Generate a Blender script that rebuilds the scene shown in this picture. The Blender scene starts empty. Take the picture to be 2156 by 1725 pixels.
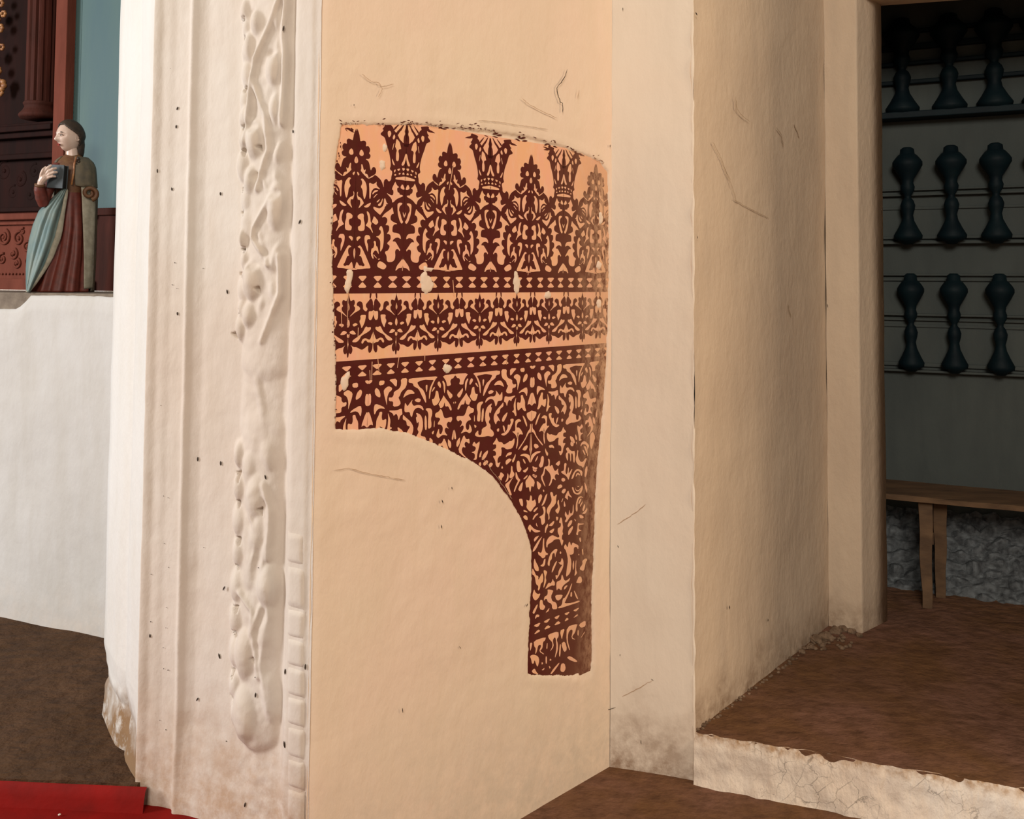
import bpy, bmesh, math, random
import numpy as np
from mathutils import Vector, Matrix, noise
from mathutils.geometry import tessellate_polygon
random.seed(7)
SC = bpy.context.scene
COL = SC.collection
# ------------------------------------------------------------------ camera
W, H, FPX = 2156, 1725, 1800.0
CX, CY, EZ = 1078.0, 514.6, 1.48
_p, _r = math.radians(2.4), math.radians(0.4)
F = Vector((0, math.cos(_p), math.sin(_p))); U0 = Vector((0, -math.sin(_p), math.cos(_p))); R0 = Vector((1, 0, 0))
RV = R0 * math.cos(_r) + U0 * math.sin(_r); UV = -R0 * math.sin(_r) + U0 * math.cos(_r)
EYE = Vector((0, 0, EZ))
cam = bpy.data.cameras.new('camera'); cam.sensor_width = 36; cam.lens = 36 * FPX / W
cam.shift_x = 0; cam.shift_y = (CY - H / 2) / W; cam.clip_start = 0.02; cam.clip_end = 100
co = bpy.data.objects.new('camera', cam); COL.objects.link(co)
co.matrix_world = Matrix(((RV.x, UV.x, -F.x, 0), (RV.y, UV.y, -F.y, 0), (RV.z, UV.z, -F.z, EZ), (0, 0, 0, 1)))
SC.camera = co
# ------------------------------------------------------------------ world, lights, exposure
wd = bpy.data.worlds.new('world'); SC.world = wd; wd.use_nodes = True
bg = wd.node_tree.nodes['Background']; bg.inputs[0].default_value = (1.0, 0.86, 0.70, 1); bg.inputs[1].default_value = 0.22
def area(name, loc, target, size, power, col, sy=None):
    l = bpy.data.lights.new(name, 'AREA'); l.energy = power; l.color = col; l.size = size
    if sy: l.shape = 'RECTANGLE'; l.size_y = sy
    o = bpy.data.objects.new(name, l); COL.objects.link(o); o.location = loc
    o.rotation_euler = (Vector(target) - Vector(loc)).to_track_quat('-Z', 'Y').to_euler()
    return o
area('daylight_from_nave_window', (-5.2, 0.9, 2.5), (-0.8, 2.4, 1.0), 1.1, 190, (0.98, 0.98, 1.0), 1.7)
area('warm_light_from_side_door', (5.2, 0.2, 2.6), (0.0, 2.3, 1.3), 1.3, 110, (1.0, 0.76, 0.53), 2.0)
area('nave_daylight_behind', (-0.7, -4.2, 4.3), (0.1, 2.5, 1.1), 2.2, 262, (1.0, 0.90, 0.79), 2.0)
area('back_room_fill', (3.9, 2.2, 1.9), (2.0, 3.9, 1.2), 0.5, 0.8, (0.75, 0.92, 1.0), 0.9)  # unseen lamp added to light the dark room; no window is known there
SC.view_settings.view_transform = 'Standard'; SC.view_settings.look = 'None'
SC.view_settings.exposure = 0.15; SC.view_settings.gamma = 1.0
SC.view_settings.use_curve_mapping = False
# ------------------------------------------------------------------ pixel -> place helpers
def ray(x, y): return F + RV * ((x - CX) / FPX) + UV * ((CY - y) / FPX)
def atz(x, y, z):
    d = ray(x, y); return EYE + d * ((z - EZ) / d.z)
def onwall(x, y, P, D):
    n = Vector((D.y, -D.x, 0)); d = ray(x, y); return EYE + d * ((P - EYE).dot(n) / d.dot(n))
def dirv(deg): a = math.radians(deg); return Vector((math.cos(a), math.sin(a), 0))
# ------------------------------------------------------------------ materials
def lin(r, g, b):
    f = lambda c: (c / 255 / 12.92) if c / 255 <= 0.04045 else ((c / 255 + 0.055) / 1.055) ** 2.4
    return (f(r), f(g), f(b), 1)
def newmat(name, rough=0.9):
    m = bpy.data.materials.new(name); m.use_nodes = True
    nt = m.node_tree; b = nt.nodes['Principled BSDF']; b.inputs['Roughness'].default_value = rough
    if 'Specular IOR Level' in b.inputs: b.inputs['Specular IOR Level'].default_value = 0.25
    return m, nt, b
def N(nt, t, **kw):
    n = nt.nodes.new(t)
    for k, v in kw.items(): setattr(n, k, v)
    return n
def noise_fac(nt, scale, detail=4, stretch=(1, 1, 1), lo=0.35, hi=0.65, rough=0.55, dist=0.0):
    g = N(nt, 'ShaderNodeNewGeometry'); mp = N(nt, 'ShaderNodeMapping'); mp.inputs['Scale'].default_value = stretch
    nt.links.new(g.outputs['Position'], mp.inputs['Vector'])
    nz = N(nt, 'ShaderNodeTexNoise'); nz.inputs['Scale'].default_value = scale; nz.inputs['Detail'].default_value = detail
    nz.inputs['Roughness'].default_value = rough; nz.inputs['Distortion'].default_value = dist
    nt.links.new(mp.outputs[0], nz.inputs['Vector'])
    mr = N(nt, 'ShaderNodeMapRange'); mr.inputs['From Min'].default_value = lo; mr.inputs['From Max'].default_value = hi
    nt.links.new(nz.outputs['Fac'], mr.inputs['Value'])
    return mr.outputs[0], nz.outputs['Fac']
def mixc(nt, fac, a, b):
    m = N(nt, 'ShaderNodeMix', data_type='RGBA')
    if isinstance(fac, float): m.inputs[0].default_value = fac
    else: nt.links.new(fac, m.inputs[0])
    for s, v in ((6, a), (7, b)):
        if isinstance(v, tuple): m.inputs[s].default_value = v
        else: nt.links.new(v, m.inputs[s])
    return m.outputs[2]
def mathn(nt, op, a, b):
    m = N(nt, 'ShaderNodeMath', operation=op)
    for s, v in ((0, a), (1, b)):
        if isinstance(v, (int, float)): m.inputs[s].default_value = v
        else: nt.links.new(v, m.inputs[s])
    m.use_clamp = op in ('MULTIPLY',)
    return m.outputs[0]
def bump(nt, bsdf, h, strength=0.3, dist=0.01):
    bp = N(nt, 'ShaderNodeBump'); bp.inputs['Strength'].default_value = strength; bp.inputs['Distance'].default_value = dist
    nt.links.new(h, bp.inputs['Height']); nt.links.new(bp.outputs[0], bsdf.inputs['Normal'])
def axis_range(nt, axis, lo, hi, wob=0.0, wscale=6.0):
    g = N(nt, 'ShaderNodeNewGeometry'); s = N(nt, 'ShaderNodeSeparateXYZ'); nt.links.new(g.outputs['Position'], s.inputs[0])
    v = s.outputs[axis]
    if wob:
        _, nz = noise_fac(nt, wscale, 5)
        v = mathn(nt, 'ADD', v, mathn(nt, 'SUBTRACT', mathn(nt, 'MULTIPLY', nz, 1.0), 0.5) if wob == 1 else N_scaled(nt, nz, wob))
    mr = N(nt, 'ShaderNodeMapRange'); mr.inputs['From Min'].default_value = lo; mr.inputs['From Max'].default_value = hi
    nt.links.new(v, mr.inputs['Value']); return mr.outputs[0]
def N_scaled(nt, nz, k):
    a = N(nt, 'ShaderNodeMath', operation='SUBTRACT'); nt.links.new(nz, a.inputs[0]); a.inputs[1].default_value = 0.5
    b = N(nt, 'ShaderNodeMath', operation='MULTIPLY'); nt.links.new(a.outputs[0], b.inputs[0]); b.inputs[1].default_value = k
    return b.outputs[0]
def plaster(name, c1, c2, c3, dirt=None, bs=0.25, cracks=0.0, streak=14):
    m, nt, b = newmat(name, 0.92)
    f1, n1 = noise_fac(nt, 1.7, 3); f2, n2 = noise_fac(nt, streak, 5, (1, 1, 0.22), 0.42, 0.72)
    c = mixc(nt, f1, c1, c2); c = mixc(nt, mathn(nt, 'MULTIPLY', f2, 0.45), c, c3)
    if dirt:
        z0, z1, dc, k = dirt[:4]; dl, dh = dirt[4] if len(dirt) > 4 else (0.30, 0.62)
        d = axis_range(nt, 2, z1, z0, 0.28, 9.0)
        f3, _ = noise_fac(nt, 22, 6, (1, 1, 1), dl, dh, 0.7)
        c = mixc(nt, mathn(nt, 'MULTIPLY', mathn(nt, 'MULTIPLY', d, f3), k), c, dc)
    if cracks:
        g = N(nt, 'ShaderNodeNewGeometry'); v = N(nt, 'ShaderNodeTexVoronoi', feature='DISTANCE_TO_EDGE'); v.inputs['Scale'].default_value = 24
        _, wn = noise_fac(nt, 9, 5); ad = N(nt, 'ShaderNodeVectorMath', operation='ADD')
        cs = N(nt, 'ShaderNodeVectorMath', operation='SCALE'); cs.inputs['Scale'].default_value = 0.12
        cb = N(nt, 'ShaderNodeCombineXYZ'); nt.links.new(wn, cb.inputs[0]); nt.links.new(wn, cb.inputs[2]); nt.links.new(cb.outputs[0], cs.inputs[0])
        nt.links.new(g.outputs['Position'], ad.inputs[0]); nt.links.new(cs.outputs[0], ad.inputs[1]); nt.links.new(ad.outputs[0], v.inputs['Vector'])
        mr = N(nt, 'ShaderNodeMapRange'); mr.inputs['From Min'].default_value = 0.035; mr.inputs['From Max'].default_value = 0.0
        nt.links.new(v.outputs['Distance'], mr.inputs['Value'])
        fk, _ = noise_fac(nt, 6, 3, (1, 1, 1), 0.48, 0.62)
        c = mixc(nt, mathn(nt, 'MULTIPLY', mathn(nt, 'MULTIPLY', mr.outputs[0], fk), cracks), c, lin(62, 44, 34))
    if cracks:
        tp_ = axis_range(nt, 2, 0.112, 0.142, 0.05, 40); f5, _ = noise_fac(nt, 60, 6, (1, 1, 1), .3, .6); c = mixc(nt, mathn(nt, 'MULTIPLY', mathn(nt, 'MULTIPLY', tp_, f5), .85), c, (0.40, 0.22, 0.09, 1))
        f6, _ = noise_fac(nt, 34, 8, (1, 1, 1.3), .60, .72, .8); c = mixc(nt, mathn(nt, 'MULTIPLY', f6, .6), c, (0.30, 0.20, 0.14, 1))
    nt.links.new(c, b.inputs['Base Color'])
    _, nb = noise_fac(nt, 38, 8, (1, 1, 0.6)); bump(nt, b, nb, bs, 0.012)
    return m
def simple(name, c1, c2=None, scale=12, rough=0.7, bs=0.15, stretch=(1, 1, 1), bscale=60, lo=0.35, hi=0.65, spec=0.3, metal=0.0):
    m, nt, b = newmat(name, rough); b.inputs['Metallic'].default_value = metal
    if 'Specular IOR Level' in b.inputs: b.inputs['Specular IOR Level'].default_value = spec
    if c2:
        f, _ = noise_fac(nt, scale, 6, stretch, lo, hi); nt.links.new(mixc(nt, f, c1, c2), b.inputs['Base Color'])
    else: b.inputs['Base Color'].default_value = c1
    if bs:
        _, nb = noise_fac(nt, bscale, 6, stretch); bump(nt, b, nb, bs, 0.008)
    return m
DIRT = lin(122, 84, 58)
M = {}
M['center'] = plaster('cream_limewash', (0.82, 0.67, 0.51, 1), (0.83, 0.64, 0.50, 1), (0.76, 0.61, 0.45, 1), (0.02, 0.42, (0.60, 0.51, 0.40, 1), 0.7))
M['sidebright'] = plaster('brightened_limewash', (0.70, 0.685, 0.65, 1), (0.68, 0.655, 0.61, 1), (0.62, 0.58, 0.51, 1), (0.31, 0.43, (0.26, 0.155, 0.08, 1), 1.0, (0.26, 0.50)))  # pilaster limewash lightened on the left side to imitate stronger daylight
M['white'] = plaster('dimmed_limewash', (0.66, 0.60, 0.53, 1), (0.63, 0.54, 0.46, 1), (0.53, 0.44, 0.35, 1), (0.26, 0.50, (0.45, 0.31, 0.21, 1), 0.95))  # yellowed limewash, also toned down so the pilaster front looks less lit
M['front'] = plaster('pale_limewash', (0.86, 0.77, 0.65, 1), (0.85, 0.73, 0.60, 1), (0.76, 0.66, 0.54, 1), (0.0, 0.22, (0.30, 0.19, 0.12, 1), 0.9), 0.15)
M['reveal'] = plaster('aged_limewash', (0.68, 0.545, 0.40, 1), (0.64, 0.505, 0.37, 1), (0.53, 0.425, 0.32, 1), (0.12, 0.30, (0.30, 0.20, 0.13, 1), 0.9), 0.35)
M['riser'] = plaster('crumbling_limewash', (0.86, 0.79, 0.69, 1), (0.82, 0.70, 0.58, 1), (0.66, 0.52, 0.40, 1), None, 0.9, 0.6, 30)
M['altarwhite'] = plaster('altar_whitewash', (0.55, 0.535, 0.51, 1), (0.50, 0.48, 0.45, 1), (0.44, 0.41, 0.36, 1), (0.22, 0.42, (0.60, 0.52, 0.44, 1), 0.6))
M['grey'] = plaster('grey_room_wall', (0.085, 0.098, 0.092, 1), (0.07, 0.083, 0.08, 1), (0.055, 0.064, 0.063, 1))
def earth(name, c1, c2, c3, rough=0.85, bs=0.5):
    m, nt, b = newmat(name, rough)
    f1, _ = noise_fac(nt, 4, 6, (1, 1, 1), 0.38, 0.62); f2, n2 = noise_fac(nt, 26, 8, (0.6, 1, 1), 0.42, 0.66, 0.7)
    c = mixc(nt, f1, c1, c2); c = mixc(nt, mathn(nt, 'MULTIPLY', f2, 0.7), c, c3)
    nt.links.new(c, b.inputs['Base Color']); _, nb = noise_fac(nt, 30, 9, (0.7, 1, 1)); bump(nt, b, nb, bs, 0.015); return m
M['earth'] = earth('brown_earth', (0.175, 0.085, 0.036, 1), (0.21, 0.105, 0.068, 1), (0.085, 0.038, 0.018, 1), 0.9, 0.9)
M['red'] = simple('red_oxide_floor', (0.22, 0.006, 0.004, 1), (0.15, 0.006, 0.004, 1), 9, 0.7, 0.15, spec=.1)
M['ink'] = None
# ------------------------------------------------------------------ object helpers
def mk(name, verts, faces, mat, parent=None, smooth=True, mods=()):
    me = bpy.data.meshes.new(name); me.from_pydata([tuple(v) for v in verts], [], faces); me.update()
    if smooth: me.polygons.foreach_set('use_smooth', [True] * len(me.polygons))
    if mat: me.materials.append(mat)
    o = bpy.data.objects.new(name, me); COL.objects.link(o)
    if parent: o.parent = parent
    for t, kw in mods:
        md = o.modifiers.new(t, t)
        for k, v in kw.items(): setattr(md, k, v)
    return o
def empty(name, loc, rz=0, parent=None):
    o = bpy.data.objects.new(name, None); COL.objects.link(o); o.location = loc; o.rotation_euler = (0, 0, rz); o.empty_display_size = 0.05
    if parent: o.parent = parent
    return o
def tag(o, label=None, cat=None, group=None, kind=None):
    if label: o['label'] = label
    if cat: o['category'] = cat
    if group: o['group'] = group
    if kind: o['kind'] = kind
    return o
class MB:
    def __init__(s): s.v = []; s.f = []
    def add(s, v, f):
        n = len(s.v); s.v += [Vector(q) for q in v]; s.f += [tuple(i + n for i in q) for q in f]; return s
    def box(s, lo, hi, M4=None):
        x0, y0, z0 = lo; x1, y1, z1 = hi
        v = [Vector(q) for q in ((x0,y0,z0),(x1,y0,z0),(x1,y1,z0),(x0,y1,z0),(x0,y0,z1),(x1,y0,z1),(x1,y1,z1),(x0,y1,z1))]
        if M4: v = [M4 @ q for q in v]
        return s.add(v, [(0,3,2,1),(4,5,6,7),(0,1,5,4),(1,2,6,5),(2,3,7,6),(3,0,4,7)])
    def tube(s, pts, rad, n=8, cap=True):
        pts = [Vector(p) for p in pts]; k = len(pts)
        if not isinstance(rad, (list, tuple)): rad = [rad] * k
        up = Vector((0, 0, 1)); V = []; prev = None
        for i, p in enumerate(pts):
            t = (pts[min(i+1, k-1)] - pts[max(i-1, 0)]).normalized()
            if prev is None:
                a = t.cross(up) if abs(t.dot(up)) < 0.9 else t.cross(Vector((1, 0, 0)))
            else: a = prev - t * prev.dot(t)
            a.normalize(); prev = a; b = t.cross(a)
            for j in range(n):
                q = 2 * math.pi * j / n; V.append(p + (a * math.cos(q) + b * math.sin(q)) * rad[i])
        fs = [(i*n+j, i*n+(j+1) % n, (i+1)*n+(j+1) % n, (i+1)*n+j) for i in range(k-1) for j in range(n)]
        if cap: fs += [tuple(range(n-1, -1, -1)), tuple((k-1)*n + j for j in range(n))]
        return s.add(V, fs)
    def ell(s, c, r, n=14, m=9, M4=None):
        V = []; c = Vector(c)
        for i in range(m + 1):
            th = math.pi * i / m
            for j in range(n):
                ph = 2 * math.pi * j / n
                q = Vector((r[0]*math.sin(th)*math.cos(ph), r[1]*math.sin(th)*math.sin(ph), r[2]*math.cos(th)))
                V.append(c + (M4 @ q if M4 else q))
        return s.add(V, [(i*n+j, (i+1)*n+j, (i+1)*n+(j+1) % n, i*n+(j+1) % n) for i in range(m) for j in range(n)])
    def lathe(s, prof, n=20, c=(0, 0, 0)):
        V = [Vector((c[0]+r*math.cos(2*math.pi*j/n), c[1]+r*math.sin(2*math.pi*j/n), c[2]+z)) for r, z in prof for j in range(n)]
        k = len(prof)
        fs = [(i*n+j, i*n+(j+1) % n, (i+1)*n+(j+1) % n, (i+1)*n+j) for i in range(k-1) for j in range(n)]
        fs += [tuple(range(n-1, -1, -1)), tuple((k-1)*n + j for j in range(n))]
        return s.add(V, fs)
    def build(s, name, mat, parent=None, smooth=True, mods=()): return mk(name, s.v, s.f, mat, parent, smooth, mods)
BEV = lambda w: ('BEVEL', dict(width=w, segments=2, limit_method='ANGLE'))
def rough_box(name, lo, hi, mat, parent=None, M4=None, w=0.004, smooth=False): return MB().box(lo, hi, M4).build(name, mat, parent, smooth, (BEV(w),))
def nz3(x, y, z, s=1.0): return noise.noise(Vector((x * s, y * s, z * s)))
def gridfaces(nu, nv): return [(j*nu+i, j*nu+i+1, (j+1)*nu+i+1, (j+1)*nu+i) for j in range(nv-1) for i in range(nu-1)]
def wall(name, pts, z0, z1, mat, du=0.03, amp=0.004, edge=0.0, seed=0.0, zfun=None, parent=None):
    """plaster surface running along a plan polyline, gently uneven, corners slightly worn"""
    pts = [Vector(p) for p in pts]; P = []
    for a, b in zip(pts[:-1], pts[1:]):
        n = max(2, int((b - a).length / du)); P += [(a.lerp(b, i / n), (b - a)) for i in range(n)]
    P.append((pts[-1], pts[-1] - pts[-2])); nv = max(2, int((z1 - z0) / du)) + 1
    V = []
    for j in range(nv):
        z = z0 + (z1 - z0) * j / (nv - 1)
        for q, d in P:
            n = Vector((d.y, -d.x, 0)).normalized()
            o = amp * (nz3(q.x + seed, q.y, z, 3.1) + 0.5 * nz3(q.x, q.y + seed, z, 9))
            V.append((q.x + n.x * o, q.y + n.y * o, z))
    return mk(name, V, gridfaces(len(P), nv), mat, parent)
# ------------------------------------------------------------------ plan of the place
D43 = dirv(43); N43 = Vector((D43.y, -D43.x, 0))
ZP, ZD, ZR = 0.142, 0.258, 0.203
PC = atz(1273, 1622, 0); PC = onwall(1285, 1400, PC, D43); PC.z = 0
PK = onwall(653, 1400, PC, D43); PK.z = 0
LC = (PC - PK).length
PE = atz(1462, 1645, 0)
PR = atz(1745, 1318, ZP); PR.z = 0
PF = atz(1815, 1334, ZP); PF.z = 0
PG = atz(1869, 1308, ZP); PG.z = 0
D20 = dirv(-20); NB = Vector((-D20.y, D20.x, 0))       # along the wall / deeper into the place
DPIL = -D20; NPIL = Vector((-NB.x, -NB.y, 0))
PL = onwall(290, 1500, PK, DPIL); PL.z = 0; WPIL = (PL - PK).length
PB = atz(215, 1505, ZD); PB.z = 0                     # back end of the pilaster's left side
TOP = 3.4
# --- floors
def slab(name, pts, z, mat, thick=0.3, amp=0.004, du=0.05, label='', cat='floor', ragged=0.0):
    bm = bmesh.new(); vs = [bm.verts.new((p[0], p[1], z)) for p in pts]; f = bm.faces.new(vs)
    if f.normal.z < 0: f.normal_flip()
    ex = bmesh.ops.extrude_face_region(bm, geom=[f]); 
    for g in ex['geom']:
        if isinstance(g, bmesh.types.BMVert): g.co.z -= thick
    bmesh.ops.recalc_face_normals(bm, faces=bm.faces)
    bmesh.ops.triangulate(bm, faces=[q for q in bm.faces if len(q.verts) > 4])
    for _ in range(5):
        lon = [e for e in bm.edges if e.calc_length() > du * 1.6]
        if not lon or len(bm.faces) > 60000: break
        bmesh.ops.subdivide_edges(bm, edges=lon, cuts=1); bmesh.ops.triangulate(bm, faces=bm.faces)
    for v in bm.verts:
        v.co.z += amp * nz3(v.co.x, v.co.y, v.co.z, 7)
        if ragged: v.co.x += ragged * nz3(v.co.x, v.co.y, v.co.z + 3, 14); v.co.y += ragged * nz3(v.co.x + 9, v.co.y, v.co.z, 14)
    me = bpy.data.meshes.new(name); bm.to_mesh(me); bm.free(); me.materials.append(mat)
    me.polygons.foreach_set('use_smooth', [False] * len(me.polygons))
    o = bpy.data.objects.new(name, me); COL.objects.link(o)
    return tag(o, label, cat, None, 'structure')
slab('floor', [(-3.2, -3.5), (5.5, -3.5), (5.5, 4.2), (-3.2, 4.2)], 0.0, M['earth'], 0.2, 0.006, 0.12, 'brown earthen floor at the foot of the splayed wall')
# raised platform through the doorway
STEP_R = atz(2156, 1662, ZP); sd = (STEP_R - Vector((PE.x, PE.y, ZP))); sd.z = 0; sd.normalize()
J0 = PE + sd * 1.62; J0.z = 0
plat = [(PE.x, PE.y)] + [tuple((PE + sd * 1.62 * i / 12 + Vector((0, 0, 0)))[:2]) for i in range(1, 13)]
plat += [(3.9, 2.6), (3.9, 5.0), (1.2, 5.0), (PR.x, PR.y), (PE.x - 0.02, PE.y + 0.05)]
slab('floor_platform', plat, ZP, M['earth'], 0.138, 0.004, 0.06, 'raised brown earthen platform leading through the doorway')
# its whitewashed riser
V = []; nu, nv = 130, 14
for j in range(nv):
    t = j / (nv - 1)
    for i in range(nu):
        s = i / (nu - 1); q = PE + sd * (1.62 * s); n = Vector((sd.y, -sd.x, 0))
        z = -0.01 + (ZP + 0.012 - 0.006 * abs(nz3(s * 30, 1, 0))) * t
        o = 0.012 + 0.010 * nz3(q.x, q.y, z, 11) + 0.008 * nz3(q.x, q.y, z, 30) - (0.012 * max(0, t - 0.75) / 0.25) + 0.02 * (1 - t) ** 3
        V.append((q.x + n.x * o, q.y + n.y * o, z))
# --- wall surfaces to the right
RIS = mk('wall_riser', V, gridfaces(nu, nv), M['riser'])
tag(RIS, 'crumbling whitewashed riser of the step into the doorway', 'step riser', None, 'structure')
fr = wall('wall_front_right', [PC, PC.lerp(PE, 0.5) , PE], -0.02, TOP, M['front'], 0.02, 0.004, seed=3)
tag(fr, 'narrow cream wall strip between the painted wall and the doorway', 'wall', None, 'structure')
rv = wall('wall_reveal', [PE, PR], -0.02, TOP, M['reveal'], 0.025, 0.006, seed=8)
tag(rv, 'splayed plaster doorway reveal with cracks and stains', 'wall', None, 'structure')
J1 = J0 + dirv(43) * 1.0; J1.z = 0
rw = wall('wall_right', [J1, J0, J0 + dirv(-17) * 3.0], -0.02, TOP, M['reveal'], 0.06, 0.006, seed=5)
tag(rw, 'cream plaster wall on the far side of the doorway', 'wall', None, 'structure')
# --- door frame
ZL = 2.615
dr = empty('door_1', PF); tag(dr, 'plastered door frame at the dark room, jamb and lintel', 'doorway', None, 'structure')
def strip(pts, z0, z1, nv=90, amp=0.003):
    V = []; 
    for j in range(nv):
        z = z0 + (z1 - z0) * j / (nv - 1)
        for q in pts: V.append((q.x + amp * nz3(q.x, q.y, z, 5), q.y + amp * nz3(q.x + 4, q.y, z, 5), z))
    return V, gridfaces(len(pts), nv)
PG2 = PG + D20 * -0.35 + NB * 0.02
edgeP = [PR, PR.lerp(PF, .5), PF.lerp(PR, .05), PF, PF.lerp(PG, .06), PF.lerp(PG, .5), PG, PG2]
v, f_ = strip([q - dr.location for q in edgeP], ZP - 0.02, TOP); mk('jamb', v, f_, M['reveal'], dr)
wl = (J1 - PF)
MBx = MB()
a = PR - dr.location; b = PR + D20 * 2.2 - dr.location; c = b + NB * 0.32; d = PG + NB * 0.02 - dr.location
for q0, q1, q2, q3 in ((a, b, c, d),):
    MBx.add([(q0.x, q0.y, ZL), (q1.x, q1.y, ZL), (q2.x, q2.y, ZL), (q3.x, q3.y, ZL), (q0.x, q0.y, TOP), (q1.x, q1.y, TOP), (q2.x, q2.y, TOP), (q3.x, q3.y, TOP)],
            [(0,3,2,1),(4,5,6,7),(0,1,5,4),(1,2,6,5),(2,3,7,6),(3,0,4,7)])
MBx.build('lintel', M['reveal'], dr, False)
# ================================================================== centre wall with the exposed mural
def wu(x, y):
    q = onwall(x, y, PC, D43); return ((q - PK).dot(D43), q.z)
def wp(u, z, o=0.0): return PK + D43 * u + N43 * o + Vector((0, 0, z))
OUT = [(722,262),(714,300),(708,340),(703,420),(700,500),(703,600),(705,680),(708,760),(709,850),(708,903),(740,906),(800,903),(860,912),(900,928),(950,950),(1000,975),(1040,1005),(1070,1045),(1095,1085),(1112,1125),(1120,1165),(1120,1220),(1116,1300),(1112,1400),(1112,1420),(1150,1424),(1200,1424),(1246,1414),(1248,1350),(1247,1250),(1252,1150),(1255,1050),(1262,950),(1272,850),(1278,760),(1281,680),(1283,560),(1283,480),(1282,400),(1280,362),(1265,340),(1230,325),(1190,311),(1150,298),(1100,286),(1050,278),(1000,273),(940,266),(880,262),(800,263)]
OU = np.array([wu(*q) for q in OUT])
def sdist(U, Z, poly):
    P = np.stack([U, Z], -1); n = len(poly); d = np.full(U.shape, 9.0); ins = np.zeros(U.shape, bool)
    for i in range(n):
        a = poly[i]; b = poly[(i + 1) % n]; e = b - a; w = P - a
        t = np.clip((w @ e) / (e @ e), 0, 1); d = np.minimum(d, np.linalg.norm(w - t[..., None] * e, axis=-1))
        c = ((a[1] > Z) != (b[1] > Z)) & (U < (b[0] - a[0]) * (Z - a[1]) / (b[1] - a[1] + 1e-12) + a[0]); ins ^= c
    return np.where(ins, d, -d)
nu = int(LC / 0.004); zlo, zhi = -0.02, TOP
zs = np.concatenate([np.arange(zlo, 0.32, 0.02), np.arange(0.32, 2.02, 0.004), np.arange(2.02, zhi + .02, 0.02)])
us = np.linspace(0, LC, nu)
UU, ZZ = np.meshgrid(us, zs)
SD = sdist(UU, ZZ, OU); SD0 = SD.copy()
NZ = np.array([[nz3(u, 0.3, z, 45) * 0.6 + nz3(u, 7, z, 110) * 0.4 for u in us] if 0.3 < z < 2.05 else [0] * nu for z in zs])
SD = SD + NZ * 0.0045
# islands of overpaint / filler left on the mural (pixel centre, radii)
ISL = [(737,590,6,17),(733,608,4,10),(899,598,13,20),(896,582,7,8),(1089,596,8,19),(1087,578,5,6),(1155,620,8,8),(906,567,9,5),(727,806,7,12),(735,790,4,6),(942,776,8,9),(806,352,5,10),(812,308,6,9),(1262,640,5,8),(1263,560,5,8),(1266,460,4,10)]
for (x, y, rx, ry) in ISL:
    u0, z0 = wu(x, y); u1, _ = wu(x + rx, y); _, z1 = wu(x, y - ry)
    ru, rz = abs(u1 - u0), abs(z1 - z0)
    e = (np.sqrt(((UU - u0) / ru) ** 2 + ((ZZ - z0) / rz) ** 2) - 1) * min(ru, rz)
    SD = np.minimum(SD, e + NZ * 0.010)
OFF = -0.0065 * np.clip((SD + 0.002) / 0.004, 0, 1)
lip = np.exp(-((SD + 0.016) / 0.014) ** 2) * 0.0016; OFF = OFF + lip * (SD < 0)
UND = np.array([[0.006 * nz3(u * 1.0, 2, z, 2.4) + 0.0022 * nz3(u, 5, z, 8) + 0.0012 * nz3(u, 1, z, 22) for u in us] for z in zs])
OFF = OFF + UND * np.clip((-SD0 - 0.004) / 0.07, 0, 1)
OFF = np.where(SD0 < -0.006, np.maximum(OFF, -0.0012), OFF)
EDGE = np.exp(-(UU / 0.012) ** 2) * -0.006          # worn arris towards the pilaster
V = []
for j in range(len(zs)):
    for i in range(nu):
        V.append(wp(us[i], zs[j], OFF[j, i] + EDGE[j, i]))
wc = mk('wall_center', V, gridfaces(nu, len(zs)), M['center'])
tag(wc, 'cream plaster wall face carrying the exposed red mural', 'wall', None, 'structure')
# ---- mural materials
m, nt, b = newmat('mural_ground', 0.85)
f1, _ = noise_fac(nt, 16, 4, (1, 1, 0.5)); f2, _ = noise_fac(nt, 60, 6, (1, 1, 0.4), 0.5, 0.75)
c = mixc(nt, f1, (0.87, 0.48, 0.26, 1), (0.88, 0.455, 0.30, 1)); c = mixc(nt, mathn(nt, 'MULTIPLY', f2, 0.5), c, (0.86, 0.57, 0.40, 1))
fade = axis_range(nt, 0, 0.10, 0.285, 0.16, 14); c = mixc(nt, mathn(nt, 'MULTIPLY', fade, 0.6), c, (0.58, 0.35, 0.21, 1))
nt.links.new(c, b.inputs['Base Color']); M['ground'] = m
m, nt, b = newmat('mural_red_ink', 0.8)
f1, _ = noise_fac(nt, 20, 5); c = mixc(nt, f1, (0.080, 0.006, 0.004, 1), (0.095, 0.011, 0.008, 1))
f3, _ = noise_fac(nt, 30, 5); c = mixc(nt, mathn(nt, 'MULTIPLY', f3, 0.35), c, (0.085, 0.022, 0.005, 1))
fade = axis_range(nt, 0, 0.04, 0.26, 0.15, 12); c = mixc(nt, mathn(nt, 'MULTIPLY', fade, 0.75), c, (0.18, 0.075, 0.040, 1))
ff = axis_range(nt, 0, 0.19, 0.30, 0.0); fl, _ = noise_fac(nt, 55, 8, (1, 1, 0.5), 0.40, 0.58, 0.75)
c = mixc(nt, mathn(nt, 'MULTIPLY', mathn(nt, 'MULTIPLY', ff, fl), 1.0), c, (0.58, 0.35, 0.21, 1))
fs, _ = noise_fac(nt, 75, 9, (1, 1, 0.6), 0.70, 0.74, 0.8); c = mixc(nt, mathn(nt, 'MULTIPLY', fs, 0.8), c, (0.66, 0.34, 0.20, 1))
nt.links.new(c, b.inputs['Base Color']); M['ink'] = m
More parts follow.
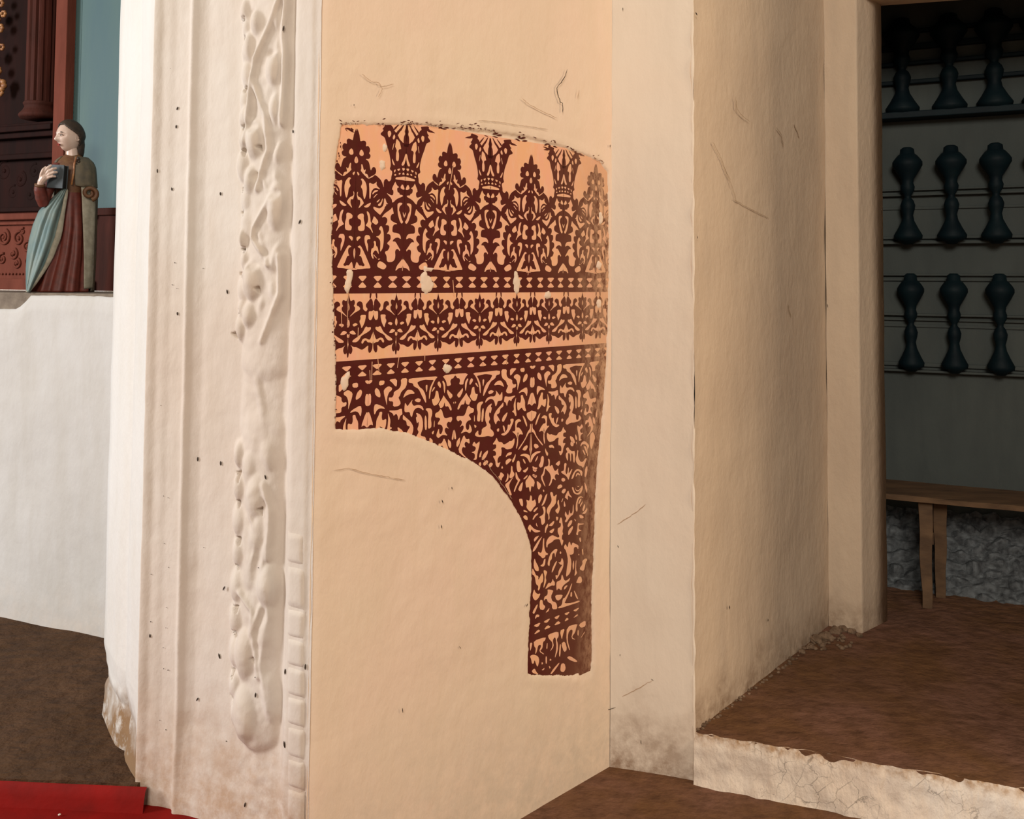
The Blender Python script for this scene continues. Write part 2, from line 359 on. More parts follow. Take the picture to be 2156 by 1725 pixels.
# ---- traced stencil motifs: region tiles (origin x, y, scale)
TILE = {'1': (780,250,13.475), '2': (780,360,13.475), '3': (780,460,13.475), '4': (870,290,13.475), '5': (870,380,13.475), '6': (870,460,13.475),
        'r': (820,612,13.475), 'a': (940,764,10.78), 'b': (960,884,10.78), 'c': (1090,884,10.78), 'd': (1090,1004,10.78), 'e': (1090,1124,10.78), 'g': (1090,1264,10.78)}
def parse(s):
    """'2:1310,300 1450,400 R3: ...' -> pixel points; a token like '3:' switches tile"""
    out = []; t = None
    for tok in s.split():
        if ':' in tok: k, tok = tok.split(':'); t = TILE[k]
        if not tok: continue
        x, y = tok.split(','); out.append((t[0] + float(x) / t[2], t[1] + float(y) / t[2]))
    return out
def chaikin(p, it=2):
    for _ in range(it):
        q = []
        for i in range(len(p)):
            a = p[i]; b = p[(i + 1) % len(p)]
            q.append((a[0] * .78 + b[0] * .22, a[1] * .78 + b[1] * .22)); q.append((a[0] * .22 + b[0] * .78, a[1] * .22 + b[1] * .78))
        p = q
    return p
def clipu(p, lim, sg):
    out = []
    for i in range(len(p)):
        a = p[i]; b = p[(i + 1) % len(p)]; ia = (a[0] - lim) * sg >= 0; ib = (b[0] - lim) * sg >= 0
        if ia: out.append(a)
        if ia != ib: t = (lim - a[0]) / (b[0] - a[0]); out.append((lim, a[1] + t * (b[1] - a[1])))
    return out
class Paint:
    def __init__(s, off): s.v = []; s.f = []; s.off = off
    def poly(s, uz, smooth=1):
        if smooth: uz = chaikin(uz, smooth)
        if max(q[0] for q in uz) < 0.03 or min(q[0] for q in uz) > LC - 0.01: return
        uz = clipu(clipu(uz, 0.02, 1), LC - 0.004, -1)
        if len(uz) < 3: return
        n = len(s.v); tri = tessellate_polygon([[Vector((q[0], q[1], 0)) for q in uz]])
        s.v += [wp(q[0], q[1], s.off) for q in uz]
        for t in tri:
            a, b_, c_ = (uz[i] for i in t)
            if (b_[0]-a[0])*(c_[1]-a[1]) - (b_[1]-a[1])*(c_[0]-a[0]) < 0: t = (t[0], t[2], t[1])
            s.f.append(tuple(i + n for i in t))
DARK = Paint(-0.0034); LITE = Paint(-0.0030)
ROW1_DARK = [
 "1:1020,720 1125,715 1180,668 1225,640 1285,530 1330,485 1390,430 1420,350 1480,310 1450,235 1500,220 1680,210 1680,300 1800,360 1865,410 1800,400 1690,380 1625,340 1640,420 1690,490 1640,500 1740,645 1620,690 1590,760 1550,900 1480,1080 1430,1300 1420,1430 1445,1520 1400,1560 1380,1560 1370,1620 1390,1720 2:1390,330 1450,400 1510,315 1580,390 1570,600 1610,470 1660,380 1775,295 4:600,1230 640,1290 740,1365 745,1340 690,1290 600,1220 575,1170 570,1110 590,1040 630,1020 670,1050 695,1130 710,1120 740,980 770,900 850,860 760,840 730,790 725,740 745,705 770,690 745,640 742,570 785,500 850,535 840,430 870,390 915,395 980,435 990,380 1010,250 1072,90 1066,600 6:1020,925 1000,1600 3:940,1600 940,1130 2:985,900",
 "1:1020,800 1030,300 1062,160 1085,200 1090,290 1112,370 1090,440 1125,540 1118,800",
 "1:1120,160 1145,170 1215,300 1310,440 1340,500 1290,545 1230,410 1195,370",
 "1:1248,200 1275,212 1410,390 1380,440"]
ROW1_LITE = [
 "1:1310,640 1230,710 1200,800 1175,900 1210,905 1240,935 1248,975 1228,1050 1222,1130 1228,1240 1255,1262 1285,1258 1300,1200 1305,1045 1288,965 1330,890 1340,870 1325,700",
 "1:1350,590 1385,530 1420,650 1395,695 1360,650", "1:1455,540 1490,470 1550,510 1545,600 1515,670 1480,630", "1:1365,780 1380,780 1410,970 1395,985",
 "1:1310,1390 1400,1220 1405,1250 1390,1320 1355,1395", "1:1030,1000 1055,1000 1090,1180 1145,1320 1130,1355 1090,1345 1060,1290 1035,1150",
 "1:1030,1425 1070,1410 1125,1422 1085,1505", "1:1160,1440 1260,1485 1205,1535", "1:1285,1495 1335,1530 1320,1605 1295,1560", "1:1030,1590 1080,1525 1115,1605",
 "1:1145,1570 1190,1570 1210,1615 1170,1625", "1:1265,1630 1310,1630 1320,1675 1280,1680",
 "2:1000,165 1050,165 1180,210 1265,235 1285,270 1270,295 1100,275 985,272", "2:1085,370 1140,500 1070,540 1005,525",
 "2:1280,350 1365,580 1320,610 1310,680 1335,770 1490,715 1470,740 1350,850 1330,960 1290,930 1240,860 1170,800 1060,740 1050,710 1080,695 1140,700 1155,650 1200,640 1220,570 1215,515 1160,495 1230,450 1265,390",
 "2:1050,920 1130,920 1185,960 1180,1090 1160,1250 1100,1430 1050,1505 1015,1490 1000,1440 1040,1390 1095,1210 1140,1130 1120,1020 1060,960",
 "2:1025,1160 1020,1230 980,1335 970,1300 985,1250",
 "2:1320,1070 1350,1130 1420,1200 1510,1280 1580,1390 1570,1400 1500,1370 1440,1410 1430,1500 1480,1600 1420,1590 1375,1610 1370,1725 3:1390,420 1430,490 1380,480 1330,510 1315,580 1325,640 1410,740 1380,775 1335,800 1335,860 1380,950 1440,970 1450,1010 1400,1090 1390,1220 1350,1260 1270,1255 1210,1230 1165,1160 1160,1060 1175,970 1160,900 1110,880 1070,900 1050,945 1030,900 1060,860 1170,690 1210,675 1260,685 1240,620 1180,570 1110,555 1030,600 1045,510 1090,450 1160,435 1260,430 1285,390 1280,260 1240,200 1150,180 1200,160 1290,130 1345,90 1355,0 2:1320,1270 1270,1260 1290,1180",
 "3:940,1125 1020,1240 1100,1350 1140,1490 1100,1480 1060,1420 930,1400", "3:1390,1350 1500,1265 1590,1240 1640,1330 1630,1400 1560,1440 1460,1470 1400,1420",
 "3:1560,1170 1640,1190 1600,1210", "3:1650,1170 1740,1070 1760,1080 1670,1170",
 "2:1710,680 1790,690 1850,770 1850,830 1790,750 1720,710", "2:1715,780 1750,790 1820,890 1810,910 1770,850", "2:1655,905 1690,940 1740,1000 1720,1020 1670,960",
 "2:1580,880 1600,900 1620,980 1710,1080 1660,1110 1620,1070 1590,970",
 "2:1530,860 1550,900 1550,1010 1570,1090 1640,1165 1700,1165 1790,1140 1815,1150 1800,1210 1640,1335 1620,1330 1530,1170 1520,1100 1480,1060 1500,1030 1430,1010 1480,980 1510,890",
 "2:1660,640 1760,560 1760,450 1790,500 1850,550 1950,510 1930,700 1920,950 1890,940 1885,760 1830,660 1770,625 1690,650",
 "4:820,1120 870,1180 910,1020 940,1020 930,1150 950,1190 880,1270 760,1370 745,1350 780,1250 850,1250",
 "4:945,635 985,690 995,780 960,810 910,800 888,750 900,690", "4:1064,838 1030,880 1010,960 1030,1020 1064,1030", "4:1020,1240 1030,1260 1000,1340 970,1310 980,1270",
 "5:890,170 940,200 900,250 895,320 930,400 880,470 865,600 835,710 815,700 785,560 780,400 810,270",
 "5:985,530 1010,570 1010,640 980,760 960,740 925,760 920,850 960,960 950,970 840,830 840,800 900,700 1000,650", "5:660,770 740,820 790,870 835,900 790,930 730,910 680,850",
 "5:570,1110 590,1190 620,1290 580,1310 505,1360 440,1260", "5:740,1015 760,1030 710,1200 720,1310 765,1390 760,1400 650,1470 585,1580 575,1560 620,1450 640,1400 620,1310 650,1290 660,1180 690,1060",
 "5:850,1090 920,1110 975,1170 960,1240 900,1260 880,1300 890,1410 955,1450 940,1550 870,1560 790,1530 790,1350 825,1230 820,1130",
 "6:380,270 435,380 380,410 370,480 420,560 500,590 440,610 380,680 370,800 370,980 350,980 300,880 285,700 295,480 330,340",
 "6:660,570 760,570 785,640 770,790 690,1010 680,1000 685,830 720,750 710,690 680,670 630,670",
 "6:520,700 550,730 525,800 545,900 595,915 605,1080 545,1200 525,1170 560,1060 540,1010 500,960 460,965 410,1050 395,1040 440,860 480,840 490,730",
 "6:880,630 920,620 975,650 975,720 950,750 920,700 880,660",
 "6:870,850 940,890 930,910 880,930 860,1000 870,1090 895,1130 840,1140 790,1300 740,1370 785,1410 830,1380 880,1390 940,1290 960,1310 990,1480 860,1480 720,1455 585,1450 640,1320 760,1060", "6:1021,920 990,990 990,1130 1019,1240"]
ROW2_DARK = [
 "r:1432,0 1425,90 1385,230 1370,270 1300,230 1275,290 1280,360 1300,390 1260,440 1265,520 1350,640 1400,720 1405,690",
 "r:850,400 860,390 870,280 915,195 970,280 1025,360 1020,430 975,490 1005,555 1030,550 1085,490 1090,400 1110,310 1170,270 1215,300 1235,350 1220,400 1185,405 1145,470 1160,510 1270,580 1345,660 1400,690 1380,1100 1352,1420 1310,1410 1240,1480 1170,1490 1060,1580 1000,1550 910,1460 915,1600 890,1680 860,1680 820,1600 815,1450 830,900",
 "r:1355,1380 1310,1410 1270,1480 1255,1560 1270,1640 1300,1660 1325,1610 1335,1740 1352,1740", "r:905,60 950,60 948,210 920,210"]
ROW2_LITE = [
 "r:1422,305 1390,400 1385,480 1417,520", "r:1015,645 1140,645 1125,750 1155,810 1110,930 1095,1000 1070,960 1030,850 1012,700", "r:840,515 880,560 945,550 955,600 945,780 875,800 835,620",
 "r:880,980 950,990 1000,950 1060,1110 1120,1180 1270,1300 1275,1350 1180,1360 1120,1290 1090,1200 940,1110 880,1050",
 "r:805,1105 850,1190 875,1300 900,1330 990,1270 1050,1290 1080,1370 1060,1420 1035,1400 1010,1340 970,1330 940,1390 870,1400 818,1450",
 "r:1240,845 1300,885 1265,945 1200,910 1180,880", "r:1275,1035 1340,1060 1350,1100 1290,1145 1205,1150 1220,1110", "r:1395,725 1365,800 1355,900 1390,970", "r:1405,1095 1340,1220 1395,1230"]
FIELD = [
 "a:213,250 520,240 440,350 410,430 400,500 300,495 330,400 300,350 260,350 230,300 213,290", "a:245,735 340,630 385,570 395,640 310,815", "a:490,355 440,440 435,560 450,660 470,560 480,460 515,370",
 "a:580,345 620,380 610,430 545,520 535,440", "a:670,460 700,460 740,540 735,560 680,500",
 "a:610,235 870,212 1230,170 1235,260 1140,290 1130,350 1020,430 960,560 900,680 860,760 845,750 870,580 930,460 1000,400 1055,300 1040,275 900,255 810,280 700,300 740,360 790,480 795,690 775,690 750,480 680,310",
 "a:835,380 875,380 870,450 850,545 838,500", "a:605,560 650,545 655,640 680,715 730,710 710,800 680,870 600,860 540,760 570,720 590,600",
 "a:470,680 490,740 580,860 550,900 530,960 460,940 440,830 420,950 350,950 300,1060 270,1070 265,1030 320,900 430,750", "a:213,880 240,900 213,940",
 "a:270,1210 410,1215 450,1150 490,1010 530,970 560,1020 640,1040 635,1130 540,1160 520,1210 555,1240 580,1300 500,1320 455,1390 455,1480 490,1540 530,1510 540,1380 590,1500 590,1560 540,1610 480,1570 430,1570 330,1620 400,1520 410,1450 380,1420 310,1470 360,1400 370,1340 330,1300 280,1340 245,1290 245,1240",
 "a:192,1505 220,1580 240,1740 190,1740", "a:645,1180 660,1230 660,1340 640,1330", "a:640,1400 705,1440 665,1500",
 "a:840,880 850,910 800,970 785,1050 790,1180 780,1340 715,1330 710,1250 730,1130 705,1050 710,960 750,900", "a:850,1020 865,1080 860,1240 840,1350 805,1340 820,1100",
 "a:1055,915 1020,1010 1050,1020 1020,1160 990,1120 980,1200 1010,1280 970,1350 1020,1420 1010,1500 1080,1560 1100,1640 1050,1690 960,1660 860,1690 720,1690 650,1640 740,1520 740,1640 790,1650 815,1600 820,1500 930,1440 930,1400 890,1290 900,1120 950,990",
 "a:1130,620 1210,720 1230,750 1280,650 1290,760 1280,860 1180,870 1160,960 1130,1000 1110,900 1080,840 1020,820 960,850 900,915 895,880 940,800 1020,765 1110,770 1150,690",
 "a:960,660 1030,620 1100,650 1050,700 980,720", "a:1085,520 1150,430 1240,400 1290,450 1330,560 1270,520 1200,500",
 "a:1260,150 1390,150 1375,270 1410,350 1510,390 1510,460 1540,500 1600,480 1590,560 1510,580 1510,690 1400,700 1360,650 1420,520 1390,500 1370,420 1270,340", "a:1460,130 1620,125 1540,210 1500,270 1460,300",
 "a:1690,130 1790,115 1790,210 1700,210", "a:1910,75 1975,70 1972,150 1920,120", "a:1835,240 1865,290 1840,390 1760,455 1750,400 1780,300",
 "a:1545,300 1620,250 1700,310 1690,400 1640,580 1625,640 1630,480 1600,380 1550,350", "a:1920,340 1972,335 1968,575 1910,545", "a:1650,700 1690,640 1840,545 1860,640 1840,780 1800,680 1740,660",
 "a:1700,740 1750,730 1760,790 1800,870 1800,1010 1830,1090 1790,1110 1740,1050 1730,1010 1640,1100 1620,1020 1620,890 1690,920 1710,840", "a:1963,685 1930,690 1845,970 1900,930 1960,995",
 "a:1957,1080 1920,1110 1830,1150 1850,1250 1900,1310 1950,1340", "a:1600,780 1585,900 1590,1060 1610,1200 1580,1220 1550,1140 1500,1110 1550,1080 1540,960 1570,860",
 "a:1340,760 1440,780 1600,740 1500,830 1490,880 1440,840 1410,900 1390,1000 1360,900 1320,890 1330,820",
 "a:1310,890 1310,1000 1240,1040 1220,1150 1150,1180 1200,1250 1240,1340 1200,1310 1160,1340 1140,1420 1090,1310 1090,1200 1150,1080 1260,960", "a:1410,1110 1380,1230 1310,1355 1270,1320 1300,1220",
 "a:1460,1280 1540,1270 1540,1340 1440,1570 1340,1660 1270,1650 1255,1620 1340,1590 1400,1510 1410,1400 1450,1420 1480,1360", "a:1290,1420 1330,1440 1350,1520 1340,1590 1310,1530",
 "a:1185,1490 1215,1500 1210,1560 1180,1575 1155,1530", "a:1735,1185 1800,1250 1850,1400 1840,1470 1790,1350",
 "a:1580,1320 1660,1270 1725,1330 1640,1350 1610,1420 1610,1480 1660,1470 1720,1540 1760,1640 1680,1620 1650,1680 1640,1725 1620,1725 1590,1640 1500,1560 1580,1560 1575,1400",
 "b:1722,100 1700,100 1695,210 1640,280 1590,430 1425,670 1445,690 1580,480 1680,285 1716,310", "b:1716,320 1710,330 1690,640 1680,680 1700,760 1706,880",
 "b:1400,290 1450,290 1430,400 1425,560 1395,670 1380,650 1410,450",
 "b:935,400 980,510 1060,510 1100,575 1200,520 1230,490 1280,490 1350,410 1345,540 1290,660 1160,680 1110,630 1040,630 1055,720 1040,830 1000,830 960,900 960,990 1000,980 1030,960 980,1100 920,1050 910,930 850,830 920,820 930,760 900,710 840,700 930,650 930,560 840,570 920,460",
 "b:1630,575 1650,620 1600,710 1520,690 1560,620", "b:1480,800 1580,770 1690,805 1704,890 1702,1000 1640,880 1570,830 1480,830", "b:1365,770 1375,830 1330,960 1300,980 1290,920 1340,850",
 "b:1150,820 1200,750 1290,740 1270,800 1190,820 1150,860", "b:1530,890 1560,900 1600,980 1590,1010 1550,960", "b:1400,950 1440,930 1465,960 1470,1060 1510,1120 1470,1190 1420,1190 1400,1140 1390,1040",
 "b:1655,1070 1650,1130 1600,1200 1560,1200 1530,1160 1600,1130", "b:1540,1350 1640,1250 1640,1300 1570,1360",
 "b:590,700 605,730 580,850 540,860 550,790", "b:740,690 745,750 690,870 610,930 600,890 640,780",
 "b:550,490 555,560 500,780 490,900 450,920 400,900 440,890 450,800 420,760 360,745 440,720 470,660 460,620 380,590 430,490 470,560 520,520",
 "b:200,340 240,440 280,450 320,430 330,560 240,490 205,560 240,640 170,620 145,690 170,780 280,890 200,850 60,720 130,500", "b:110,400 105,540 50,630 25,600 30,500 80,430"]
DIRECT = [
 "b:1140,990 1150,930 1220,880 1280,900 1270,930 1210,990 1160,1030", "b:1270,1050 1300,1060 1300,1160 1350,1230 1330,1290 1260,1340 1220,1310 1260,1200", "b:1190,1200 1215,1280 1200,1380 1120,1440 1170,1350",
 "b:1030,1185 1120,1260 1060,1330 1050,1400 970,1300 1010,1270", "b:1370,1180 1400,1220 1430,1320 1480,1370 1440,1440 1390,1540 1350,1650 1325,1630 1380,1480 1430,1390 1370,1340",
 "b:1690,1250 1720,1300 1810,1400 1780,1540 1730,1500 1710,1640 1690,1640 1670,1520 1610,1560 1590,1400 1640,1340", "b:1535,1410 1530,1500 1500,1640 1440,1610 1430,1580 1480,1470",
 "b:1065,1040 1090,1110 1040,1115", "b:530,1000 570,960 590,1000 580,1060 540,1040", "b:620,1000 700,920 750,940 740,990 660,1060", "b:800,970 860,1000 830,1060 780,1100 760,1030",
 "b:1225,1400 1330,1290 1250,1420 1220,1500 1245,1600 1290,1720 1240,1720 1190,1600 1120,1480",
 "c:1010,1340 1050,1320 1095,1345 1095,1390 1050,1415 1010,1390", "c:910,1560 940,1490 1000,1470 1035,1510 1010,1550 940,1575", "c:1005,1650 1050,1575 1105,1570 1110,1620 1060,1690",
 "c:1220,500 1260,490 1290,540 1280,600 1240,610 1210,570", "c:1335,500 1360,510 1350,580",
 "c:1115,760 1150,740 1105,660 1160,620 1200,690 1250,720 1320,710 1310,980 1280,970 1270,780 1230,760 1230,950 1210,950 1205,780 1160,750 1160,930 1140,930 1105,830",
 "c:1440,580 1480,500 1550,490 1620,560 1640,600 1600,700 1610,830 1590,830 1600,640 1560,560 1480,560 1450,620", "c:1510,600 1570,610 1600,720 1580,780 1550,690", "c:1480,680 1520,700 1560,800 1530,800",
 "c:1370,690 1395,700 1380,800 1400,880 1440,960 1500,960 1550,880 1590,880 1560,960 1500,1110 1470,1060 1400,1040 1350,980 1330,900 1360,790",
 "c:1070,990 1130,990 1110,1100 1100,1180 1120,1250 1150,1200 1160,1090 1180,1090 1170,1240 1240,1120 1260,1130 1190,1300 1170,1380 1130,1290 1010,1210 1000,1180 1070,1160",
 "c:1230,1360 1260,1250 1330,1140 1390,1120 1490,1170 1480,1280 1450,1270 1430,1190 1380,1160 1320,1200 1280,1330", "c:1330,1300 1350,1220 1400,1210 1440,1260 1410,1270 1380,1240 1350,1290",
 "c:1240,1540 1280,1530 1300,1620 1350,1680 1420,1650 1480,1480 1500,1560 1450,1680 1380,1710 1290,1680", "c:1310,1520 1340,1600 1400,1610 1450,1540 1440,1590 1390,1640 1330,1610", "c:1345,1480 1380,1520 1420,1500 1390,1540",
 "c:700,880 750,910 740,1080 800,1020 830,1120 870,1180 940,1100 930,1180 960,1270 890,1230 850,1290 890,1390 810,1330 780,1460 710,1530 770,1370 770,1290 740,1210 680,1150 640,1100 620,1260 570,1300 650,1520 630,1520 530,1310 600,1200 620,1070 700,1060 720,1000",
 "c:870,1010 970,920 980,1000 940,1060 900,1030", "c:345,1255 465,1265 430,1335 360,1290", "c:360,1110 460,1145 420,1195 360,1160", "c:1530,1300 1550,1100 1600,1040 1600,1180 1560,1310", "c:1530,1400 1600,1560 1590,1690 1540,1540", "c:1660,330 1730,270 1780,400 1740,520 1690,700 1650,560",
 "d:450,90 560,190 510,300 470,280 450,170", "d:305,420 340,450 340,560 390,540 410,510 440,640 370,720 320,800 270,780 210,700 230,620 210,520 260,550 285,540", "d:90,500 130,520 140,690 80,650 40,520",
 "d:545,390 580,460 490,650 480,460", "d:590,290 625,320 610,360 590,330", "d:745,360 810,350 830,470 910,390 885,520 890,590 840,670 780,720 730,850 745,950 710,1000 715,880 670,800 690,710 770,600 790,520",
 "d:680,390 690,400 650,560 600,650 550,670 600,560 640,440", "d:570,680 640,690 650,790 640,860 630,930 640,1040 590,1100 555,1090 540,940 490,930 600,860 610,790", "d:950,510 955,620 980,720 940,840 910,840 860,770 940,700 910,590",
 "d:1040,490 1050,500 1030,570 1000,590", "d:1070,530 1110,680 1060,690", "d:1165,300 1190,400 1250,470 1230,480 1150,420 1160,540 1120,500 1080,470",
 "d:1330,760 1340,600 1380,480 1450,440 1520,490 1440,470 1390,540 1370,650 1380,760 1360,810", "d:1390,600 1440,500 1470,510 1410,640", "d:1430,700 1430,640 1500,550 1490,590 1460,650", "d:1480,760 1520,640 1540,620 1550,690 1510,800",
 "d:1480,840 1560,760 1590,700 1600,760 1550,850 1490,850", "d:1410,870 1460,870 1520,920 1500,950 1430,950", "d:1105,780 1130,860 1170,890 1190,740 1210,850 1260,820 1270,640 1285,640 1290,850 1200,920 1120,1050 1080,1020 1130,950 1080,880",
 "d:1200,1000 1260,990 1240,1080 1160,1160 1145,1110", "d:1170,1220 1270,1110 1270,1180 1220,1280 1170,1340 1160,1300", "d:1290,950 1340,990 1330,1030", "d:1380,1050 1430,1070 1520,1070 1520,1085 1400,1100 1400,1200 1480,1230 1390,1250 1385,1340 1340,1320 1370,1200",
 "d:990,920 1020,950 1040,1110 1050,1150 1030,1250 1050,1300 1020,1350 1020,1430 1060,1450 1020,1590 990,1500 970,1420 850,1430 800,1490 700,1540 690,1620 665,1600 665,1480 720,1380 800,1330 870,1360 930,1390 970,1370 920,1260 930,1170 990,1150 1000,1060 950,1050",
 "d:880,910 940,920 930,980 900,1010", "d:840,1000 850,1040 800,1130 720,1120 740,1090", "d:700,1060 710,1130 670,1200 650,1290 630,1270 640,1150", "d:850,1170 840,1230 790,1300 720,1250", "d:440,1040 450,1090 480,1150 430,1110",
 "d:350,970 400,870 470,830 490,850 420,910 370,990", "d:470,690 470,730 400,810 370,800 390,750", "d:150,750 230,790 245,820 150,800", "d:130,920 190,870 240,920 245,990 200,990",
 "d:290,1080 340,1140 400,1200 560,1240 430,1280 360,1240 330,1190 300,1280 260,1200 240,1180", "d:500,1340 490,1370 400,1490 380,1440 410,1380", "d:580,1350 540,1430 430,1660 350,1725 370,1640 480,1460",
 "e:610,100 620,130 615,300 650,430 710,460 690,490 650,490 640,540 580,570 530,510 490,490 470,410 550,450 580,350 590,150", "e:870,350 910,350 920,380 880,470 870,560 850,430 800,470 790,590 750,620 740,750 690,710 720,570 770,440",
 "e:990,400 1010,440 990,475 965,440", "e:905,620 905,660 810,880 785,890 800,800 860,670", "e:1020,540 1060,640 1050,770 960,950 890,1060 870,940 930,960 950,830 1040,700 1000,720 930,650 990,660", "e:650,560 640,700 600,760 520,740 590,690 610,600",
 "e:400,560 430,650 490,760 500,860 420,850 380,760 380,650", "e:350,780 400,870 430,950 490,970 480,1070 560,920 580,900 600,1000 590,1100 540,1140 520,1260 490,1300 470,1280 490,1200 430,1150 410,1000 380,950 340,930",
 "e:630,830 690,870 670,930 650,1000 670,1080 610,1240 600,1220 620,1090 630,980 600,850", "e:810,1020 830,1080 860,1100 860,1190 780,1180 640,1270 660,1220 720,1110 760,1140 800,1080",
 "e:1030,930 1070,1060 1120,1080 1210,1000 1190,1080 1100,1140 1030,1210 1010,1300 940,1240 900,1310 890,1150 910,1090 1000,1060 1010,960", "e:1160,1170 1100,1260 1060,1280 1080,1200",
 "e:1235,1140 1255,1140 1210,1300 1100,1540 1080,1590 1240,1580 1410,1520 1430,1555 1200,1630 950,1710 930,1680 1020,1630 1040,1480 1090,1460 1170,1320", "e:1290,1310 1310,1300 1400,1500 1350,1480", "e:1220,1330 1250,1330 1250,1440 1210,1440",
 "e:865,1400 1050,1390 1000,1490 930,1530 880,1490", "e:690,1270 820,1290 820,1320 770,1430 800,1540 870,1560 900,1600 920,1720 800,1725 790,1600 700,1560 680,1490 640,1490 610,1540 620,1440 690,1400 700,1330",
 "e:390,1260 420,1340 470,1380 540,1360 490,1470 420,1530 370,1480 350,1400", "e:1100,230 1150,330 1170,210 1200,180 1230,290 1260,200 1330,240 1400,270 1390,370 1350,300 1290,320 1290,460 1220,490 1190,470 1240,640 1220,860 1190,920 1110,1000 1130,800 1160,610 1120,400 1060,320",
 "e:1290,590 1300,760 1270,850 1260,700", "e:1350,590 1340,830 1370,900 1300,980 1320,860 1330,640", "e:1360,1080 1400,980 1460,980 1480,1080 1450,1130 1340,1120", "e:1470,350 1500,350 1510,480 1490,500", "e:1480,620 1570,560 1600,600 1560,660 1520,860 1440,830 1420,790 1490,700", "e:1400,450 1420,490 1390,500", "e:1410,110 1440,80 1460,180 1430,200",
 "g:365,585 550,505 470,630", "g:590,500 770,405 680,530", "g:835,400 985,335 910,450", "g:1065,310 1210,265 1130,355", "g:1265,240 1430,165 1340,270", "g:370,800 480,670 540,710", "g:605,690 690,570 780,615", "g:830,590 930,475 1005,530", "g:1070,500 1130,400 1185,440", "g:1265,420 1370,320 1390,355",
 "g:350,280 460,90 475,130 400,310 370,320", "g:520,0 580,0 590,100 650,150 600,240 510,210", "g:640,300 740,170 720,260", "g:410,400 440,330 510,340 500,390 450,390 420,440",
 "g:380,930 660,840 640,920 590,960 580,1100 520,1160 620,1230 600,1240 500,1170 550,1050 530,1015 480,1040 450,1180 410,1250 430,1100 390,1060", "g:290,980 350,970 330,1080 300,1180",
 "g:700,790 940,710 950,830 900,900 930,1000 930,1150 850,1360 900,1080 880,870 850,850 810,920 840,1060 740,1190 810,1050 800,960 720,880", "g:970,700 1090,650 1040,800 1020,920",
 "g:1130,610 1380,540 1350,620 1320,740 1240,850 1340,910 1230,880 1270,690 1220,670 1160,760 1150,930 1210,1150 1180,1130 1120,930", "g:1000,990 1090,940 1140,1130 1070,1200", "g:970,1010 1000,1010 985,1290 950,1280", "g:680,980 695,980 690,1120 665,1110", "g:1380,680 1400,690 1400,820 1370,800", "g:1400,560 1560,460 1560,600 1450,640", "g:1450,860 1540,710 1540,740 1460,860",
 "g:290,1280 370,1240 480,1280 510,1380 470,1530 440,1480 400,1360 380,1450 340,1450 320,1340", "g:650,1280 680,1290 680,1450 650,1450", "g:750,1330 790,1370 740,1390", "g:560,1410 600,1440 560,1480", "g:330,1620 400,1550 440,1640 500,1700 370,1670", "g:550,1600 630,1540 610,1600", "g:720,1490 770,1540 740,1570", "g:830,1560 960,1420 960,1460 800,1680 750,1690", "g:1000,1450 1080,1440 1110,1560 1060,1650 980,1620", "g:1130,1310 1200,1270 1380,1390 1340,1420 1200,1370"]
def axis_line(p0, p1):
    a = wu(*p0); b_ = wu(*p1); k = (b_[0] - a[0]) / (b_[1] - a[1]); return lambda z: a[0] + k * (z - a[1])
def domain(polys, src0, src1, pairs, paint, smooth):
    for s in polys:
        q = [wu(*p) for p in parse(s)]
        st = [((u - src0(z)) / (src1(z) - src0(z)), z) for u, z in q]
        for d0, d1 in pairs: paint.poly([(d0(z) + k * (d1(z) - d0(z)), z) for k, z in st], smooth)
PALM = [axis_line((753,271),(746.8,566)), axis_line((949.6,297),(944.6,570)), axis_line((1120.9,327),(1114.7,571)), axis_line((1256.6,345),(1255.5,572))]
COLM = [axis_line((857.9,287),(849.8,544)), axis_line((1034,299),(1034.5,545)), axis_line((1189,330),(1187.3,551))]
mir = lambda a, c: (lambda z: 2 * a(z) - c(z))
C0 = mir(PALM[0], COLM[0]); C4 = mir(PALM[3], COLM[2])
pr1 = [(C0, PALM[0]), (COLM[0], PALM[0]), (COLM[0], PALM[1]), (COLM[1], PALM[1]), (COLM[1], PALM[2]), (COLM[2], PALM[2]), (COLM[2], PALM[3]), (C4, PALM[3])]
domain(ROW1_DARK, COLM[0], PALM[1], pr1, DARK, 1); domain(ROW1_LITE, COLM[0], PALM[1], pr1, LITE, 1)
for k, (a, b_, c_, d_) in enumerate([(925,268,975,273),(1010,278,1085,290),(1090,286,1120,298),(1150,303,1172,312),(728,270,745,276)]):   # broken traces along the upper edge
    for i in range(7):
        x = a + (c_ - a) * random.random(); y = b_ + (d_ - b_) * random.random(); w = random.uniform(3, 8); h = random.uniform(1, 2.6); t = random.uniform(-2, 4)
        DARK.poly([wu(x - w, y - t), wu(x, y - h), wu(x + w, y + t), wu(x + w * .2, y + h)], 1)
fx = lambda x: (lambda u: (lambda z: u))(wu(x, 670)[0])
FA = [735, 836, 924, 1011.5, 1090, 1157.5, 1228]; GA = [787.6, 881, 968.6, 1051.5, 1123, 1193.6, 1261]
g0 = axis_line((883, 641), (880.2, 718)); f0 = axis_line((925.8, 618), (920, 738))
pr2 = [(fx(GA[i]), fx(FA[i])) for i in range(7)] + [(fx(GA[i]), fx(FA[i + 1])) for i in range(6)] + [(mir(fx(FA[0]), fx(GA[0])), fx(FA[0])), (fx(GA[6]), fx(1293))]
domain(ROW2_DARK, g0, f0, pr2, DARK, 1); domain(ROW2_LITE, g0, f0, pr2, LITE, 1)
bx0 = axis_line((959.9, 792), (957.6, 903)); ax0 = axis_line((1123.2, 769.6), (1120, 903))
ua = wu(775, 830)[0]; axl = lambda z: ua + (ax0(z) - ax0(1.1))
domain(FIELD, bx0, ax0, [(bx0, ax0), (bx0, axl), (mir(ax0, bx0), ax0), (mir(axl, bx0), axl)], LITE, 1)
